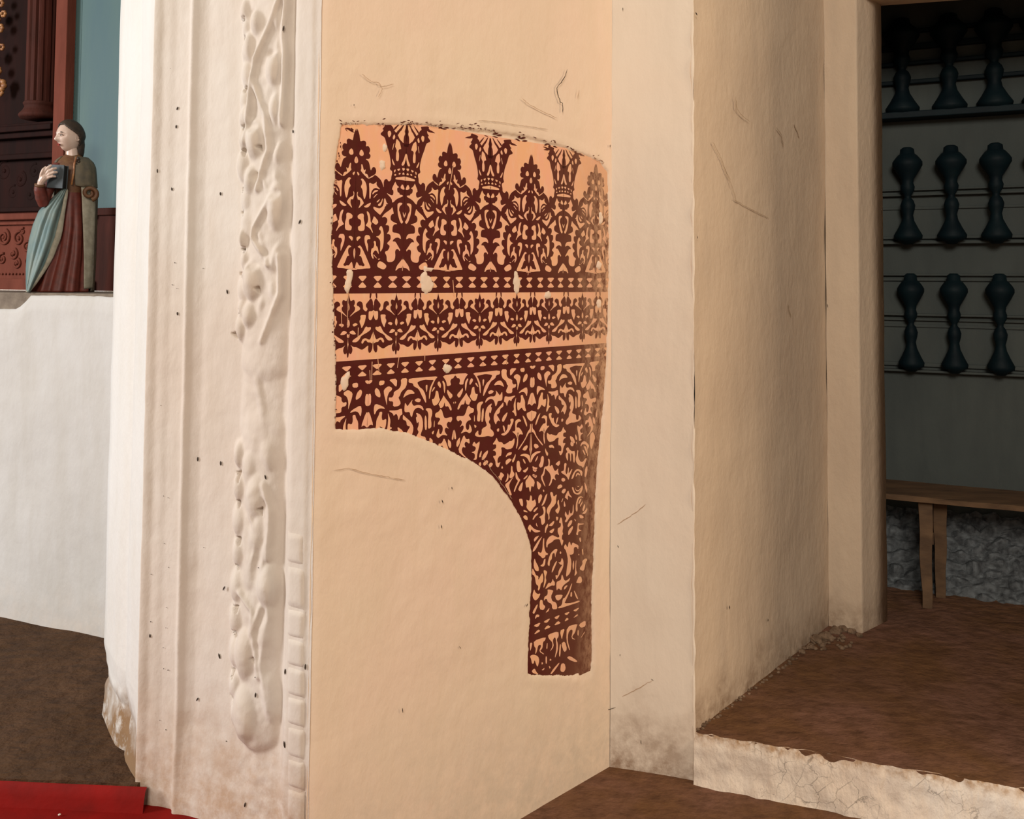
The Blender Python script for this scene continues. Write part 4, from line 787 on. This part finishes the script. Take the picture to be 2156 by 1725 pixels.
for args in [(12,360,26,1.4,1,5),(45,378,20,1.3,-1,5),(75,360,18,1.3,1,4.5),(30,405,18,1.2,1,4.5),(65,410,16,1.2,-1,4.5),(-20,380,24,1.3,-1,5),(95,395,14,1.2,1,4)]:
    mb = MB(); scroll(mb, *args, dp2); mb.build('carved_scroll', M['darkwood'], ret)
# fluted column on its base, gilded ornament at the far left
cx_, _ = al(75, 120, DEP - .01); colr = 34 * .0017; zb0 = rz(236); 
mb = MB(); n = 48; V = []
for z in np.linspace(zb0, 2.75, 14):
    for j in range(n):
        a = 2 * math.pi * j / n; r = colr * (1 - .13 * (math.cos(a * 12) > .2)); V.append(MR @ Vector((cx_ + r * math.cos(a), DEP + .02 + r * math.sin(a), z)))
mb.add(V, [(i*n+j, i*n+(j+1) % n, (i+1)*n+(j+1) % n, (i+1)*n+j) for i in range(13) for j in range(n)]); mb.build('column', M['brownred'], ret, False)
mb = MB(); mb.lathe([(colr * k, z * .0017) for k, z in [(1.05, 40), (1.12, 36), (1.05, 31), (1.0, 28), (1.15, 18), (1.35, 10), (1.38, 6), (1.3, 0)]][::-1], 28); mb.v = [MR @ (v_ + Vector((cx_, DEP + .02, zb0 - .002 - 12 * .0017))) for v_ in mb.v]; mb.build('column_base', M['brownred'], ret)
for i, (x, y, r) in enumerate([(4,8,9),(10,30,8),(3,60,10),(6,100,8),(-2,150,10),(5,180,14),(3,195,9),(-8,120,12),(-6,40,12)]):
    mb = MB(); c = al(x, y, DEP + .06)
    for k in range(6): a = k * 1.05 + i; mb.ell(MR @ Vector((c[0] + r * .0012 * math.cos(a), DEP + .055, c[1] + r * .0012 * math.sin(a))), (r * .0009,) * 3, 9, 6)
    mb.ell(MR @ Vector((c[0], DEP + .045, c[1])), (r * .0008,) * 3, 9, 6); mb.build('gilded_rosette', M['gilt'], ret)
for i, (x, y, w, h) in enumerate([(36, 235, 66, 10), (36, 224, 40, 7)]):
    c0 = al(x, y, DEP); 
# teal boarding and the brown dado beside the altarpiece
tp = empty('painted_boarding', ap(al(200, 440, DEP + .03)[0], DEP + .03, rz(440))); tag(tp, 'teal painted wooden boarding behind the statue', 'panel')
MT = Matrix(((DA.x, NA.x, 0, A0.x - tp.location.x), (DA.y, NA.y, 0, A0.y - tp.location.y), (0, 0, 1, -tp.location.z), (0, 0, 0, 1)))
t0 = p1 + .006; tx = [t0, al(151, 200, DEP + .03)[0], al(168, 200, DEP + .03)[0], 0.80]
for a, b_ in zip(tx[:-1], tx[1:]): rough_box('board', (a + .0006, DEP + .03, rz(441)), (b_ - .0006, DEP + .05, 2.75), M['teal'], tp, MT, .0008)
rough_box('backing', (t0, DEP + .05, rz(441)), (0.8, DEP + .06, 2.75), M['tealgap'], tp, MT)
dd = empty('wooden_dado', ap(.3, DEP, zs_)); tag(dd, 'dark brown wooden dado below the teal boarding', 'panel')
MD = Matrix(((DA.x, NA.x, 0, A0.x - dd.location.x), (DA.y, NA.y, 0, A0.y - dd.location.y), (0, 0, 1, -dd.location.z), (0, 0, 0, 1)))
rough_box('panel', (q1 + .001, DEP + .02, zs_ + .001), (0.8, DEP + .08, rz(441) - .001), M['brownred'], dd, MD)
rough_box('cap_rail', (q1 + .001, DEP + .008, rz(456)), (0.8, DEP + .05, rz(441)), M['brownred'], dd, MD, .003)
rough_box('base_line', (q1 + .001, DEP + .012, zs_ + .001), (0.8, DEP + .05, rz(611)), M['plasterbit'], dd, MD, .001)
tag(wall('wall_sanctuary', [ap(-1.9, DEP + .2, 0), ap(1.3, DEP + .2, 0)], 0, TOP, M['grey'], .1), 'shaded wall behind the altarpiece', 'wall', None, 'structure')
tag(wall('wall_left', [ap(-1.9, -1.6, 0), ap(-1.9, DEP + .2, 0)], 0, 1.2, M['altarwhite'], .1), 'low whitewashed wall beside the altar', 'wall', None, 'structure')
# ================================================================== statue of a saint
sp = onwall(127, 617, A0 + NA * .13, DA); UNIT = sp.y / FPX * 1.005
st = empty('statue', (sp.x, sp.y, zs_ + .0008), math.atan2(sp.x, sp.y) * -1.0)
tag(st, 'painted wooden statue of a robed woman holding a book', 'statue')
def sx(x, y, d=0.0): return Vector(((x - 127) * UNIT, d * UNIT, (617.5 - y) * UNIT))
S = dict(
 red=simple('statue_red_robe', (0.14, 0.026, 0.016, 1), (0.085, 0.018, 0.011, 1), 40, 0.5, 0.1, spec=.4),
 blue=simple('statue_blue_cloak', (0.10, 0.165, 0.165, 1), (0.17, 0.215, 0.19, 1), 30, 0.55, 0.15, (1, 1, .4), spec=.35),
 olive=simple('statue_mantle', (0.13, 0.105, 0.066, 1), (0.085, 0.075, 0.055, 1), 35, 0.55, 0.15, spec=.35),
 lining=simple('statue_lining', (0.36, 0.33, 0.25, 1), (0.25, 0.23, 0.17, 1), 45, 0.6, 0.1),
 skin=simple('statue_skin', (0.52, 0.37, 0.29, 1), (0.58, 0.44, 0.36, 1), 30, 0.35, 0.0, spec=.5),
 hair=simple('statue_hair', (0.050, 0.033, 0.022, 1), (0.032, 0.022, 0.016, 1), 60, 0.5, 0.2),
 bodice=simple('statue_bodice', (0.105, 0.043, 0.020, 1), (0.14, 0.070, 0.030, 1), 60, 0.5, 0.15),
 book=simple('statue_book', (0.060, 0.075, 0.085, 1), (0.045, 0.055, 0.06, 1), 30, 0.45, 0.1),
 black=simple('statue_dark', (0.012, 0.010, 0.010, 1), None, bs=0, rough=.5),
 lip=simple('statue_lip', (0.30, 0.045, 0.035, 1), None, bs=0, rough=.4))
def loft(rings, n, fold=None, cap=True):
    V = []
    zsr = np.array([r_[0] for r_ in rings]); zz_ = np.linspace(zsr[0], zsr[-1], 60); o = np.argsort(zsr)
    I = lambda k, y: float(np.interp(y, zsr[o], np.array([r_[k] for r_ in rings])[o]))
    for y in zz_:
        cx__, hw, hd, cd = I(1, y), I(2, y), I(3, y), I(4, y)
        for j in range(n):
            a = 2 * math.pi * j / n; k = 1 + (fold(a, y) if fold else 0); V.append(sx(cx__ + hw * k * math.cos(a), y, cd + hd * k * math.sin(a)))
    f = [(i*n+j, (i+1)*n+j, (i+1)*n+(j+1) % n, i*n+(j+1) % n) for i in range(59) for j in range(n)]
    if cap: f += [tuple(range(n)), tuple(59*n + j for j in range(n-1, -1, -1))]
    return V, f
def fold(a, y):
    k = min(1, max(0, (y - 405) / 120)); return k * (.085 * math.sin(a * 11 + .6 + .8 * math.sin(y * .012)) + .04 * math.sin(a * 19 + y * .01))
robe = [(617,128,54,36,0),(580,132,48,34,0),(540,137,42,32,0),(480,141,34,29,0),(420,140,28,25,0),(405,138,27,24,0)]
v, f_ = loft(robe, 96, fold); mk('robe', v, f_, S['red'], st)
torso = [(412,138,27,24,0),(395,139,30,26,0),(370,142,35,28,0),(352,145,37,26,2),(342,146,33,23,3),(335,145,25,18,3),(328,143,15,13,2),(318,142,13,12,1)]
v, f_ = loft(torso, 48); mk('bodice', v, f_, S['bodice'], st)
v, f_ = loft([(336,143,15,14,1),(326,142,13,12.5,0),(312,141,12,12,0),(304,140,12,12,0)], 32); mk('neck', v, f_, S['skin'], st)
# mantle over the shoulders and back
def sheet(y0, y1, ny, a0, a1, na_, scale, mat, name, rings, thick=2.0, parent=None, ripple=0.0):
    zsr = np.array([r_[0] for r_ in rings]); o = np.argsort(zsr); I = lambda k, y: float(np.interp(y, zsr[o], np.array([r_[k] for r_ in rings])[o])); V = []
    for i in range(ny):
        y = y0 + (y1 - y0) * i / (ny - 1); b0 = a0(y); b1 = a1(y)
        for j in range(na_):
            a = math.radians(b0 + (b1 - b0) * j / (na_ - 1)); k = scale + ripple * math.sin(a * 14 + y * .02)
            V.append(sx(I(1, y) + I(2, y) * k * math.cos(a), y, I(4, y) + I(3, y) * k * math.sin(a)))
    return mk(name, V, gridfaces(na_, ny), mat, parent or st, True, (('SOLIDIFY', dict(thickness=thick * UNIT, offset=0.0)),))
mring = [(617,142,45,36,6),(560,146,43,34,6),(480,149,40,31,6),(420,150,39,29,5),(395,150,38,29,4),(370,148,38,29,3),(352,147,37,27,3),(342,147,33,23,3),(333,147,24,18,4)]
mant = sheet(333, 616, 70, lambda y: -92 if y < 396 else -30, lambda y: 205, 70, 1.06, S['olive'], 'mantle', mring, 3, ripple=.012)
sheet(398, 610, 50, lambda y: -76 + 22 * (y - 398) / 212, lambda y: -24, 14, 1.07, S['lining'], 'mantle_lining', mring, 2.5, mant, .008)
mb = MB()
for i in range(9): 
    y = 338 + i * 6.2; mb.ell(sx(153 - .8 * i + 2 * math.sin(i * 2.1), y, -24 + i * .2), (3.3 * UNIT, 3.3 * UNIT, 3.6 * UNIT), 8, 6)
mb.build('hair_braid', S['hair'], st)
mb = MB(); mb.tube([sx(150, 334, -20), sx(146, 350, -29), sx(145, 370, -32), sx(142, 394, -31)], [2.2 * UNIT] * 4, 7); mb.build('mantle_border', S['gilt'] if 'gilt' in S else M['gilt'], mant)
mb = MB(); pts = []; 
for i in range(30): t = i / 29; a = 5 + t * 8.6; r_ = 15 * (1 - .75 * t); pts.append(sx(176 + r_ * math.cos(a), 410 - r_ * math.sin(a) * .95, -30))
mb.tube(pts, [5.2 * UNIT * (1 - .4 * i / 29) for i in range(30)], 8); mb.build('rolled_fold', S['bodice'], mant)
# blue cloak swept across the front
rowsy = [(404,122,134),(416,113,132),(430,100,130),(450,84,127),(480,74,123),(510,68,119),(540,65,110),(570,64,98),(600,65,82),(617,66,72)]
V = []; ny, nx = 64, 26
for i in range(ny):
    y = 404 + 213 * i / (ny - 1); xl = float(np.interp(y, [q[0] for q in rowsy], [q[1] for q in rowsy])); xr = float(np.interp(y, [q[0] for q in rowsy], [q[2] for q in rowsy]))
    for j in range(nx):
        t = j / (nx - 1); x = xl + (xr - xl) * t; r_ = 1 - (2 * t - .9) ** 2 * .8
        d = -(26 + 17 * r_) + (24 * (1 - t) ** 3) + 2.6 * math.sin(t * 15 + (y - 404) * .012) * (1 - abs(2 * t - 1) ** 6) * min(1, (y - 400) / 50) + 1.3 * math.sin(t * 31 + y * .03)
        V.append(sx(x, y, d))
ck = mk('cloak', V, gridfaces(nx, ny), S['blue'], st, True, (('SOLIDIFY', dict(thickness=2.5 * UNIT, offset=0.0)),))
hem = [(133,402),(130,428),(127,452),(122,482),(118,508),(112,522),(108,540),(98,568),(84,592),(72,612),(66,617)]
mb = MB(); 
for (xa, ya), (xb, yb) in zip(hem[:-1], hem[1:]): pass
V = []
for i, (x, y) in enumerate(hem):
    w = 4.5 + (3 if 480 < y < 545 else 0); V += [sx(x - w * .6, y, -33), sx(x, y, -36.5), sx(x + w, y + 1, -33)]
mk('hem', V, [(3*i+k, 3*i+k+1, 3*i+k+4, 3*i+k+3) for i in range(len(hem) - 1) for k in range(2)], S['lining'], ck, True, (('SOLIDIFY', dict(thickness=2.2 * UNIT, offset=0.0)), ('SUBSURF', dict(levels=1, render_levels=2))))
mb = MB(); mb.tube([sx(118, 352, -4), sx(106, 384, -14), sx(95, 415, -20), sx(92, 434, -22)], [12 * UNIT, 13 * UNIT, 12 * UNIT, 11 * UNIT], 14)
mb.tube([sx(93, 438, -22), sx(88, 424, -30), sx(84, 408, -37), sx(84, 397, -40)], [11 * UNIT, 12 * UNIT, 10.5 * UNIT, 9 * UNIT], 14)
sl = mb.build('sleeve', S['red'], st, True, (('REMESH', dict(mode='VOXEL', voxel_size=1.6 * UNIT, use_smooth_shade=True)),))
mb = MB(); mb.tube([sx(84.5, 402, -39), sx(84.5, 397, -40.5)], [10 * UNIT, 10 * UNIT], 14); mb.build('cuff', S['bodice'], sl)
mb = MB(); mb.tube([sx(85, 400, -40), sx(87, 392, -43), sx(92, 384, -46), sx(96, 379, -47)], [6.2 * UNIT, 7 * UNIT, 8 * UNIT, 6 * UNIT], 12)
for pts, r_ in [([(90,380,-47),(94,370,-51),(99,363,-52.5),(105,358,-52)],3.0),([(93,381,-48),(100,371,-53),(107,366,-54.5),(114,364,-53)],3.1),([(94,384,-48),(102,377,-53.5),(109,373,-54.5),(115.5,372,-53)],3.1),([(93,388,-47),(101,383,-52.5),(107,381,-53.5),(113,381,-52)],2.8),([(86,386,-46),(87,376,-50),(90,368,-51),(95,362,-49)],3.0)]:
    mb.tube([sx(*q) for q in pts], [r_ * UNIT * k for k in (1.2, 1.08, 1.0, .72)], 9)
mb.build('hand', S['skin'], st, True, (('REMESH', dict(mode='VOXEL', voxel_size=0.75 * UNIT, use_smooth_shade=True)),))
Mb = Matrix.Translation(sx(116, 380, -38)) @ Matrix.Rotation(math.radians(-32), 4, 'Z') @ Matrix.Rotation(math.radians(3), 4, 'Y')
bk = MB().box((-17 * UNIT, -8 * UNIT, -24 * UNIT), (17 * UNIT, -5 * UNIT, 24 * UNIT), Mb).box((-17 * UNIT, 6 * UNIT, -24 * UNIT), (17 * UNIT, 9 * UNIT, 24 * UNIT), Mb).build('book', S['book'], st, False, (BEV(.0012),))
MB().box((-16 * UNIT, -5 * UNIT, -23 * UNIT), (16.4 * UNIT, 6 * UNIT, 23 * UNIT), Mb).build('pages', S['black'], bk, False)
# head: face towards the left, turned a little to the front
MH = Matrix.Translation(sx(137, 291, -2)) @ Matrix.Rotation(math.radians(-60), 4, 'Z') @ Matrix.Rotation(math.radians(6), 4, 'X')
g2 = lambda x, z, x0, z0, a, b_: math.exp(-((x - x0) / a) ** 2 - ((z - z0) / b_) ** 2)
def headpt(th, ph, k=1.0):
    x, y, z = math.sin(th) * math.sin(ph), -math.sin(th) * math.cos(ph), math.cos(th)
    X = 22 * x; Y = 27 * y; Z = 33 * z
    if Z < 0: X *= 1 - .26 * (Z / -33) ** 1.4; Y = Y * (1 - .10 * (Z / -33)) if y < 0 else Y * (1 - .42 * (Z / -33))
    if y < 0:
        Y -= 6.5 * g2(X, Z, 0, -6, 3.4, 4.6) + 4.0 * g2(X, Z, 0, 0, 2.6, 7) + 2.4 * g2(X, Z, 0, -16, 5, 2.6) + 2.6 * g2(X, Z, 0, -25, 6, 5) + 1.0 * g2(X, Z, 0, 12, 12, 6)
        Y += 3.6 * (g2(X, Z, 8.5, 3, 5, 3.4) + g2(X, Z, -8.5, 3, 5, 3.4)) + 1.2 * g2(X, Z, 0, -12, 6, 1.8)
        Y -= 1.3 * (g2(X, Z, 9, 8, 6, 2) + g2(X, Z, -9, 8, 6, 2)) + 1.2 * (g2(X, Z, 11, -8, 6, 6) + g2(X, Z, -11, -8, 6, 6))
    return Vector((X * k, Y * k, Z * k)) * UNIT
nt_, np_ = 56, 72
V = [MH @ headpt(math.pi * i / nt_, 2 * math.pi * j / np_) for i in range(nt_ + 1) for j in range(np_)]
hd = mk('head', V, [(i*np_+j, (i+1)*np_+j, (i+1)*np_+(j+1) % np_, i*np_+(j+1) % np_) for i in range(nt_) for j in range(np_)], S['skin'], st)
V = []; idx = {}; fs = []
for i in range(nt_ + 1):
    for j in range(np_):
        th = math.pi * i / nt_; ph = 2 * math.pi * j / np_; q = headpt(th, ph, 1.0); d = q.normalized()
        V.append(MH @ (q * 1.085 + Vector((0, .8, .8)) * UNIT))
for i in range(nt_):
    for j in range(np_):
        th = math.degrees(math.pi * (i + .5) / nt_); ph = abs(((j + .5) / np_ * 360 + 180) % 360 - 180)
        lim = 44 if ph < 30 else (44 + (ph - 30) * .62 if ph < 95 else (84 + (ph - 95) * 2.2 if ph < 120 else 138))
        if th < lim: fs.append((i*np_+j, (i+1)*np_+j, (i+1)*np_+(j+1) % np_, i*np_+(j+1) % np_))
mk('hair', V, fs, S['hair'], st, True, (('SOLIDIFY', dict(thickness=2.4 * UNIT, offset=0.0)),))
mb = MB(); mb.tube([MH @ (Vector(q) * UNIT) for q in ((4, 13, 0), (4, 14, -18), (3, 14, -34), (2, 13, -46))], [14 * UNIT, 13 * UNIT, 11 * UNIT, 8 * UNIT], 14); mb.build('hair_fall', S['hair'], st)
for s_ in (-1, 1):
    mb = MB(); mb.ell(MH @ (Vector((s_ * 8.5, -22.2, 2.6)) * UNIT), (4.2 * UNIT, 2.4 * UNIT, 1.9 * UNIT), 12, 8, MH.to_3x3()); ey = mb.build('eye', S['skin'], hd)
    mb = MB(); mb.ell(MH @ (Vector((s_ * 8.5 - 1, -24.0, 2.4)) * UNIT), (1.8 * UNIT, 1.0 * UNIT, 1.6 * UNIT), 10, 6, MH.to_3x3()); mb.build('pupil', S['black'], ey)
    mb = MB(); mb.tube([MH @ (Vector((s_ * (8.5 + a), -24.4 + abs(a) * .25, 4.4 - a * a * .06)) * UNIT) for a in (-4, -2, 0, 2, 4)], .8 * UNIT, 5); mb.build('eyelid', S['hair'], ey)
    mb = MB(); mb.tube([MH @ (Vector((s_ * (8.5 + a), -24.8 + abs(a) * .38 + max(0, a) * .1, 9.4 - a * a * .06)) * UNIT) for a in (-5, -2.5, 0, 2.5, 5)], [.4 * UNIT, 1.0 * UNIT, 1.1 * UNIT, 1.0 * UNIT, .4 * UNIT], 5); mb.build('eyebrow', S['hair'], hd)
    mb = MB(); ring = [MH @ (Vector((s_ * 20.5, 3 + 4.2 * math.cos(a), -2 + 7 * math.sin(a))) * UNIT) for a in np.linspace(0, 2 * math.pi, 15)]; mb.tube(ring, 1.7 * UNIT, 7, False); mb.ell(MH @ (Vector((s_ * 19.5, 3, -3)) * UNIT), (2 * UNIT, 3.6 * UNIT, 6 * UNIT), 10, 7, MH.to_3x3()); mb.build('ear', S['skin'], hd)
mb = MB(); mb.tube([MH @ (Vector((a, -26.6 + a * a * .06, -15.2 + .3 * math.cos(a * 1.4))) * UNIT) for a in (-4.5, -2.2, 0, 2.2, 4.5)], [.4 * UNIT, 1.3 * UNIT, 1.2 * UNIT, 1.3 * UNIT, .4 * UNIT], 7)
mb.tube([MH @ (Vector((a, -26.2 + a * a * .07, -17.6)) * UNIT) for a in (-3.6, -1.8, 0, 1.8, 3.6)], [.4 * UNIT, 1.3 * UNIT, 1.5 * UNIT, 1.3 * UNIT, .4 * UNIT], 7); mb.build('lips', S['lip'], hd)
# ================================================================== dark room beyond the doorway
DW = dirv(-24); NW = Vector((-DW.y, DW.x, 0))
W0 = onwall(2000, 900, Vector((2.03, 3.97, 0)), DW); W0.z = 0
def bw(x, y, dep=0.0):
    q = onwall(x, y, W0 - NW * dep, DW); return q
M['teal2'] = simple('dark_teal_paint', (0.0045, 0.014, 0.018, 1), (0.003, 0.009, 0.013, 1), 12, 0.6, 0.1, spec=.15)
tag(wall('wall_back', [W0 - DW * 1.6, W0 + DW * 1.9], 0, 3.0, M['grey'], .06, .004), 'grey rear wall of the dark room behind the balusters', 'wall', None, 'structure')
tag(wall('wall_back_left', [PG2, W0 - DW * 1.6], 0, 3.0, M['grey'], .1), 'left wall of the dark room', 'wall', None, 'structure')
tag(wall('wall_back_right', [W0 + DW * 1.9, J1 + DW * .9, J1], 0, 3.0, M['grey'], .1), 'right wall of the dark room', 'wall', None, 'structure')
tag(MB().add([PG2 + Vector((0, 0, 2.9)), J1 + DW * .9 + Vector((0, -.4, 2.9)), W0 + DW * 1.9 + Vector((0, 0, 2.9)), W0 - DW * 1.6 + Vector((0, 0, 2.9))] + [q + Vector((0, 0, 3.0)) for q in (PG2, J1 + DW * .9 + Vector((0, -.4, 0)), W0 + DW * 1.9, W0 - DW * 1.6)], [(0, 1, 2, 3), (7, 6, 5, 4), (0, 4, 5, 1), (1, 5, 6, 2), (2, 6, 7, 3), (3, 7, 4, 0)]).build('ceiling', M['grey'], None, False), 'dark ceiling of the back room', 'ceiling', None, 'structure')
def rail(parent, y, h, dep, thick, mat, name='rail', x=2000):
    z = bw(x, y)[2]; hh = h * .00222; a = W0 - DW * .75 - NW * dep; b_ = W0 + DW * 1.2 - NW * dep
    V = [q + Vector((0, 0, zz_)) - parent.location for zz_ in (z - hh / 2, z + hh / 2) for q in (a, b_, b_ - NW * thick, a - NW * thick)]
    return MB().add(V, [(0,1,2,3),(7,6,5,4),(0,4,5,1),(1,5,6,2),(2,6,7,3),(3,7,4,0)]).build(name, mat, parent, False, (BEV(.004),))
BP = [(0,7),(0.02,12),(.07,13),(.08,16),(.12,22),(.155,26),(.19,26),(.25,20),(.33,11),(.37,10),(.41,12.5),(.45,11.5),(.50,6),(.52,5.5),(.55,10),(.60,13),(.64,12),(.70,9),(.76,11),(.84,18),(.91,25),(.945,24),(.97,14),(1.0,8)]
rowsB = [('topmost', 28, 242, [1899, 1998, 2093, 2190, 2290], 1.35, .05), ('middle', 306, 514, [1911, 2003, 2097, 2193, 2292], 1.12, .07), ('lowest', 576, 786, [1918, 2009, 2106, 2206, 2308], 1.0, .06)]
proto = None
for nm, yt, yb, xs, rs, dp_ in rowsB:
    zt_, zb_ = bw(2000, yt, dp_)[2], bw(2000, yb, dp_)[2]; c = bw(2000, yb, dp_)
    bl = empty('balustrade', (c.x, c.y, zb_)); tag(bl, {'topmost': 'topmost row of dark teal balusters, deepest in shadow below the lintel', 'middle': 'middle row of dark teal balusters on the grey wall', 'lowest': 'lowest row of dark teal balusters, just above the bench'}[nm], 'balustrade', 'rows of balusters in the dark room')
    for x in xs:
        q = bw(x, (yt + yb) / 2, dp_); hgt = zt_ - zb_
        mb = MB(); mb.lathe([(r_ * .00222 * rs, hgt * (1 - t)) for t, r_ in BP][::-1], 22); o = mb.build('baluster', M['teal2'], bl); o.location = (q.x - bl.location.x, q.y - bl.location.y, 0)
    dk = nm == 'topmost'
    if dk:
        for y, h in ((93, 12), (128, 8), (168, 9), (243, 14), (60, 8)): rail(bl, y, h, .0, .10 if y == 243 else .03, M['teal2'])
    else:
        d = yb - 786 if nm == 'lowest' else yb - 514
        for y, h, t in (((579, 5, .022), (590, 5, .012), (664, 5, .03), (675, 4, .018), (688, 6, .010), (770, 8, .02), (783, 5, .045)) if nm == 'lowest' else ((398, 4, .02), (409, 5, .03), (437, 6, .008), (500, 6, .02), (511, 6, .045))): rail(bl, y, h, .0, t, M['grey'])
# rubble bank under the bench
V = []; nu, nv = 200, 60; b0 = atz(1880, 1288, ZP); b1 = atz(2150, 1330, ZP); b0.z = b1.z = 0
for j in range(nv):
    t = j / (nv - 1)
    for i in range(nu):
        s = i / (nu - 1); q = (W0 - DW * 1.0 + DW * (2.6 * s)) - NW * (0.29 * (1 - t) + .01); z = ZP + 0.30 * t ** 1.3
        cell = noise.voronoi(Vector((q.x * 14, q.y * 14, z * 22)))[0]; k = 0.045 * (cell[1] - cell[0]) + 0.02 * nz3(q.x, q.y, z, 30)
        k *= min(1, t * 8 + .05); V.append((q.x - NW.x * k, q.y - NW.y * k - 0.0, z + k * .8 - .012))
M['rubble'] = simple('dusty_rubble', (0.19, 0.21, 0.22, 1), (0.07, 0.075, 0.08, 1), 30, 0.95, 0.5, bscale=50)
tag(mk('rubble_bank', V, gridfaces(nu, nv), M['rubble'], None, False), 'sloping bank of grey rubble under the bench', 'rubble', None, 'stuff')
# bench
M['benchwood'] = simple('old_bench_wood', (0.17, 0.10, 0.052, 1), (0.10, 0.058, 0.032, 1), 18, 0.75, 0.35, (.25, 1, 1), 40)
ZSEAT = ZP + 0.455
f0_ = atz(1870, 1041, ZSEAT); f1_ = atz(2156, 1068, ZSEAT); db = (f1_ - f0_); db.z = 0; db.normalize(); nb_ = Vector((-db.y, db.x, 0))
bench = empty('bench', (f0_ + db * .2).to_tuple()[:2] + (ZP,)); tag(bench, 'worn wooden plank bench standing in the dark room', 'bench')
org = Vector((f0_.x, f0_.y, 0)) - db * .45
MBn = Matrix(((db.x, nb_.x, 0, org.x - bench.location.x), (db.y, nb_.y, 0, org.y - bench.location.y), (0, 0, 1, -ZP), (0, 0, 0, 1)))
def plank(name, L0, L1, y0, y1, z0, z1, seed):
    V = []; nn = 40
    prof_ = [(y0, z0), (y0 - .001, z1 - .006), (y0 + .006, z1), ((y0 + y1) / 2, z1 + .002), (y1 - .006, z1), (y1, z1 - .006), (y1, z0)]
    for i in range(nn):
        a = L0 + (L1 - L0) * i / (nn - 1)
        for k, (y, z) in enumerate(prof_): V.append(MBn @ Vector((a, y + .004 * nz3(a, k, seed, 4), z + .003 * nz3(a, seed, k, 5))))
    m_ = len(prof_); f = [(i*m_+k, i*m_+(k+1) % m_, (i+1)*m_+(k+1) % m_, (i+1)*m_+k) for i in range(nn - 1) for k in range(m_)] + [tuple(range(m_ - 1, -1, -1)), tuple((nn-1)*m_ + k for k in range(m_))]
    return mk(name, V, f, M['benchwood'], bench, False)
plank('seat_plank', 0, 2.2, 0.0, 0.30, ZSEAT - .020, ZSEAT, 1.0)
def legm(a, ya, yb, w, sgn):
    V = []; nn = 14
    for i in range(nn):
        t = i / (nn - 1); z = ZP + (ZSEAT - .02 - ZP) * t; y = ya + (yb - ya) * t; ww = w * (.75 + .35 * t) + .004 * nz3(a, sgn, t, 6); hh = .018 + .010 * t
        for da, dy in ((-1, -1), (1, -1), (1, 1), (-1, 1)): V.append(MBn @ Vector((a + da * ww / 2 + .02 * (1 - t) * 0 + .006 * nz3(t, a, sgn, 3), y + dy * hh, z)))
    f = [(i*4+k, i*4+(k+1) % 4, (i+1)*4+(k+1) % 4, (i+1)*4+k) for i in range(nn - 1) for k in range(4)] + [(3, 2, 1, 0), tuple((nn-1)*4 + k for k in range(4))]
    return mk('leg', V, f, M['benchwood'], bench, False, (BEV(.002),))
la = (atz(1958, 1314, ZP) - org).dot(db)
for a in (la, la + 1.25): legm(a, .035, .075, .050, 1); legm(a + .06, .19, .18, .050, 2); MB().box((a - .012, .06, ZP + .25), (a + .03, .215, ZP + .30), MBn).build('stretcher', M['benchwood'], bench, False, (BEV(.003),))
# crumbling plaster at the foot of the door jamb and along the reveal
M['dirtplaster'] = simple('soiled_plaster', (0.27, 0.18, 0.115, 1), (0.12, 0.075, 0.045, 1), 45, 0.95, 0.6, bscale=90)
big = MB(); heap = [(1722,1350,15),(1740,1344,16),(1760,1330,13),(1778,1326,11),(1795,1330,10),(1708,1362,9),(1812,1338,7),(1690,1372,7),(1665,1385,5)]
heap += [(1465 + 280 * t + random.uniform(-4, 4), 1540 - 205 * t + random.uniform(-3, 3), random.uniform(2, 4.5)) for t in [k / 46 for k in range(46)]] + [(random.uniform(1690, 1800), random.uniform(1336, 1368), random.uniform(3, 6)) for k in range(40)]
for i, (x, y, r) in enumerate(heap):
    q = atz(x, y + 4, ZP); mb = MB(); mb.ell((0, 0, 0), (r * .0017, r * .0013, r * .0012), 12, 8)
    mb.v = [v_ * (1 + .45 * nz3(v_.x * 60 + i, v_.y * 60, v_.z * 60, 1) + .3 * nz3(v_.x * 170, v_.y * 170, v_.z * 170 + i, 1)) + Vector((q.x, q.y + .006, ZP + r * .0006)) for v_ in mb.v]
    big.add(mb.v, mb.f)
tag(big.build('plaster_crumble', M['dirtplaster'], None, False), 'soiled crumbled plaster heaped along the foot of the reveal and door jamb', 'rubble', None, 'stuff')
